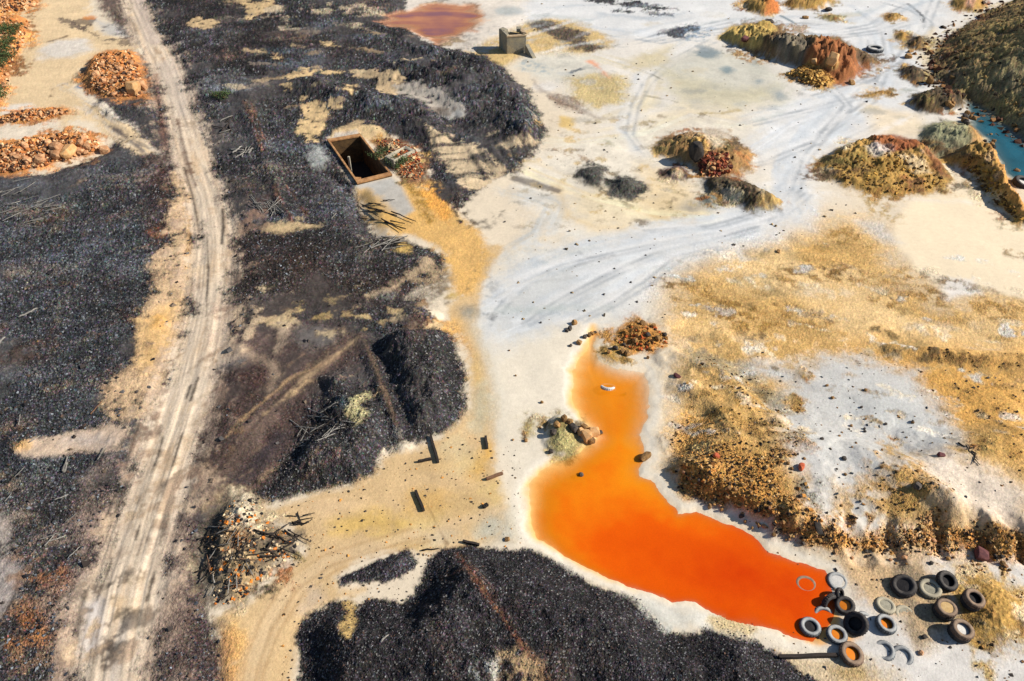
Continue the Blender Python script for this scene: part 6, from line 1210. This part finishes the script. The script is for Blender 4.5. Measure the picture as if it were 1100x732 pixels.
x, y = g0(383, 187); o = prism('yellow_block', [(x - .45, y - .3), (x + .2, y - .35), (x + .3, y + .3), (x - .3, y + .35)], -2.45, -.5, M_RIM); tag(o, 'ochre stained block against the wall inside the pit', 'block')
# low foundation beside the pit
fnd = tag(empty('foundation', (*g0(431, 172), 0)), 'low broken concrete foundation in the red brown rubble beside the pit', 'foundation')
fc = [g0(*q) for q in ((414, 176), (436, 160), (446, 166), (424, 182))]
fcn = np.array(fc); fm = fcn.mean(0); fi = fm + (fcn - fm) * .72
for i in range(4):
    j = (i + 1) % 4; prism('wall', [fcn[i], fcn[j], fi[j], fi[i]], -.2, 0, M_CNG, fnd, z1s=[(.75, .35, .5, .9)[i], (.75, .35, .5, .9)[j], (.7, .3, .5, .85)[j], (.7, .3, .5, .85)[i]])
# ------------------------------------------------------------------ roofless hut
M_HUT = simple('old_masonry', A_(136, 134, 126), A_(178, 164, 134), 1.3, .92, .6, dist=.06); M_HTR = simple('masonry_coping', A_(176, 152, 120), A_(206, 180, 146), 2, .92, .5)
q = np.array([g0(*a) for a in ((544.5, 58.5), (565, 57), (560, 50.5), (537, 51.5))]); qc = q.mean(0); qi = qc + (q - qc) * .68
hut = tag(empty('ruined_hut', (qc[0], qc[1], zat(*qc))), 'small roofless masonry hut with broken walls on the yellow rise', 'ruined hut')
zb = zat(*qc) - .3; tops = [(1.95, 1.95), (1.95, 2.2), (1.6, 2.1), (2.3, 2.2)]
for i in range(4):
    j = (i + 1) % 4
    prism('wall', [q[i], q[j], qi[j], qi[i]], zb, 0, M_HUT, hut, z1s=[tops[i][0], tops[i][1], tops[i][1], tops[i][0]])
a = qc + (q - qc) * 1.04; b2 = qc + (q - qc) * .64
prism('coping', [a[0], a[1], b2[1], b2[0]], 1.96, 2.12, M_HTR, hut); prism('coping', [a[1], a[2], b2[2], b2[1]], 2.2, 2.36, M_HTR, hut)
x, y = qi[2]; prism('wall_stub', [(x - .3, y - .5), (x + .3, y - .5), (x + .3, y + .3), (x - .3, y + .3)], 2.0, 2.45, M_HUT, hut)
x, y = q[3]; prism('buttress', [(x - .1, y - .1), (x + .55, y - .7), (x + 1.0, y - .3), (x + .4, y + .5)], zb, 2.3, M_HUT, hut)
e1, e2 = np.array(g0(566, 57.5)), np.array(g0(574, 63)); nrm = np.array([.22, .1])
prism('low_wall', [e1 - nrm, e2 - nrm, e2 + nrm, e1 + nrm], zb, 0, M_HUT, hut, z1s=[1.1, .1, .1, 1.1])
# ------------------------------------------------------------------ bushes
M_LF = simple('bush_leaf', A_(54, 76, 44), A_(92, 108, 60), 3, .8, .1, rnd=.2); M_STM = M_WD['brown']
def bushmesh(seed, nleaf=420):
    r = np.random.default_rng(seed); V, F = [], []
    cl = r.normal(size=(16, 3)) * np.array([.42, .42, .22]) + np.array([0, 0, .5])
    for k in range(nleaf):
        c = cl[r.integers(16)] + r.normal(size=3) * .16; c[2] = max(c[2], .04)
        a = r.normal(size=3); a /= np.linalg.norm(a); b = np.cross(a, r.normal(size=3)); b /= np.linalg.norm(b); s = r.uniform(.05, .10); n = len(V)
        V += [c - a * s, c + b * s * .5, c + a * s, c - b * s * .5]; F.append((n, n + 1, n + 2, n + 3))
    return pymesh('foliage', V, F, M_LF, False)
def stemmesh(seed):
    r = np.random.default_rng(seed); V, F = [], []
    for k in range(9):
        e = np.array([*(r.normal(size=2) * .4), r.uniform(.4, .8)]); n = len(V)
        for (cc, rad) in ((np.zeros(3), .03), (e, .01)):
            for q in range(4): V.append(cc + np.array([rad * math.cos(q * 1.57), rad * math.sin(q * 1.57), 0]))
        for q in range(4): F.append((n + q, n + (q + 1) % 4, n + 4 + (q + 1) % 4, n + 4 + q))
    return pymesh('stem', V, F, M_STM)
BS = [(bushmesh(s), stemmesh(s)) for s in range(3)]
def bush(px, py, s, label, grp=None):
    x, y, z = G(px, py); e = tag(empty('bush', (x, y, z - .02)), label, 'bush', grp); e.scale = (s, s, s * .85); e.rotation_euler.z = random.uniform(0, 6)
    for nm, me in zip(('foliage', 'stem'), random.choice(BS)):
        o = bpy.data.objects.new(nm, me); COL.objects.link(o); o.parent = e
for (x, y, s) in [(6, 66, 1.5), (4, 58, 1.6), (9, 50, 1.2), (14, 38, 1.1), (10, 33, 1.1), (2, 104, 1.4), (2, 36, 1.4), (18, 32, 1.0), (12, 45, 1.0), (3, 73, 1.3)]: bush(x, y, s, 'green bush growing on the orange rubble bank at the yard edge', 'bushes on the rubble bank')
bush(241, 106, 1.1, 'tiny green plant alone on the dark tip beside the weathered sticks'); bush(233, 104, .8, 'smaller green plant next to the tiny one on the dark tip')
for (x, y, s) in [(407, 170, .9), (420, 178, 1.0), (433, 176, 1.0), (426, 181, .8), (411, 163, .8)]: bush(x, y, s, 'low weed tuft growing among the red brown rubble beside the pit', 'weeds beside the pit')
# ------------------------------------------------------------------ light, sky, camera
EL, AZ = math.radians(34), math.radians(0)          # the sun stands due +x, a little over a third of the way up
w = bpy.data.worlds.new('World'); SC.world = w; w.use_nodes = True
nt = w.node_tree; sky = nt.nodes.new('ShaderNodeTexSky'); sky.sky_type = 'NISHITA'; sky.sun_disc = False
sky.sun_elevation = EL; sky.sun_rotation = math.radians(90); sky.ozone_density = 2.0; sky.air_density = 1.0; sky.dust_density = .5
bg = nt.nodes['Background']; nt.links.new(sky.outputs[0], bg.inputs[0]); bg.inputs[1].default_value = .062
sl = bpy.data.lights.new('sun', 'SUN'); sl.energy = 4.6; sl.angle = math.radians(.5); sl.color = (1, .94, .84)
so = bpy.data.objects.new('sun', sl); COL.objects.link(so)
import mathutils
dv = mathutils.Vector((-math.cos(EL) * math.cos(AZ), -math.cos(EL) * math.sin(AZ), -math.sin(EL)))
so.rotation_euler = dv.to_track_quat('-Z', 'Y').to_euler(); so.location = (60, 40, 60)
cam = bpy.data.cameras.new('camera'); co = bpy.data.objects.new('camera', cam); COL.objects.link(co)
cam.sensor_width = 36; cam.lens = FPX / 1100 * 36; cam.clip_end = 9000; cam.clip_start = .5
co.location = (0, 0, H); co.rotation_euler = (math.radians(90) - PITCH, 0, 0); SC.camera = co
vs = SC.view_settings; vs.view_transform = 'Standard'; vs.look = 'None'; vs.gamma = 1; vs.exposure = .55; vs.use_curve_mapping = False
SC.cycles.max_bounces = 6; SC.cycles.transparent_max_bounces = 8; SC.cycles.caustics_reflective = False; SC.cycles.caustics_refractive = False
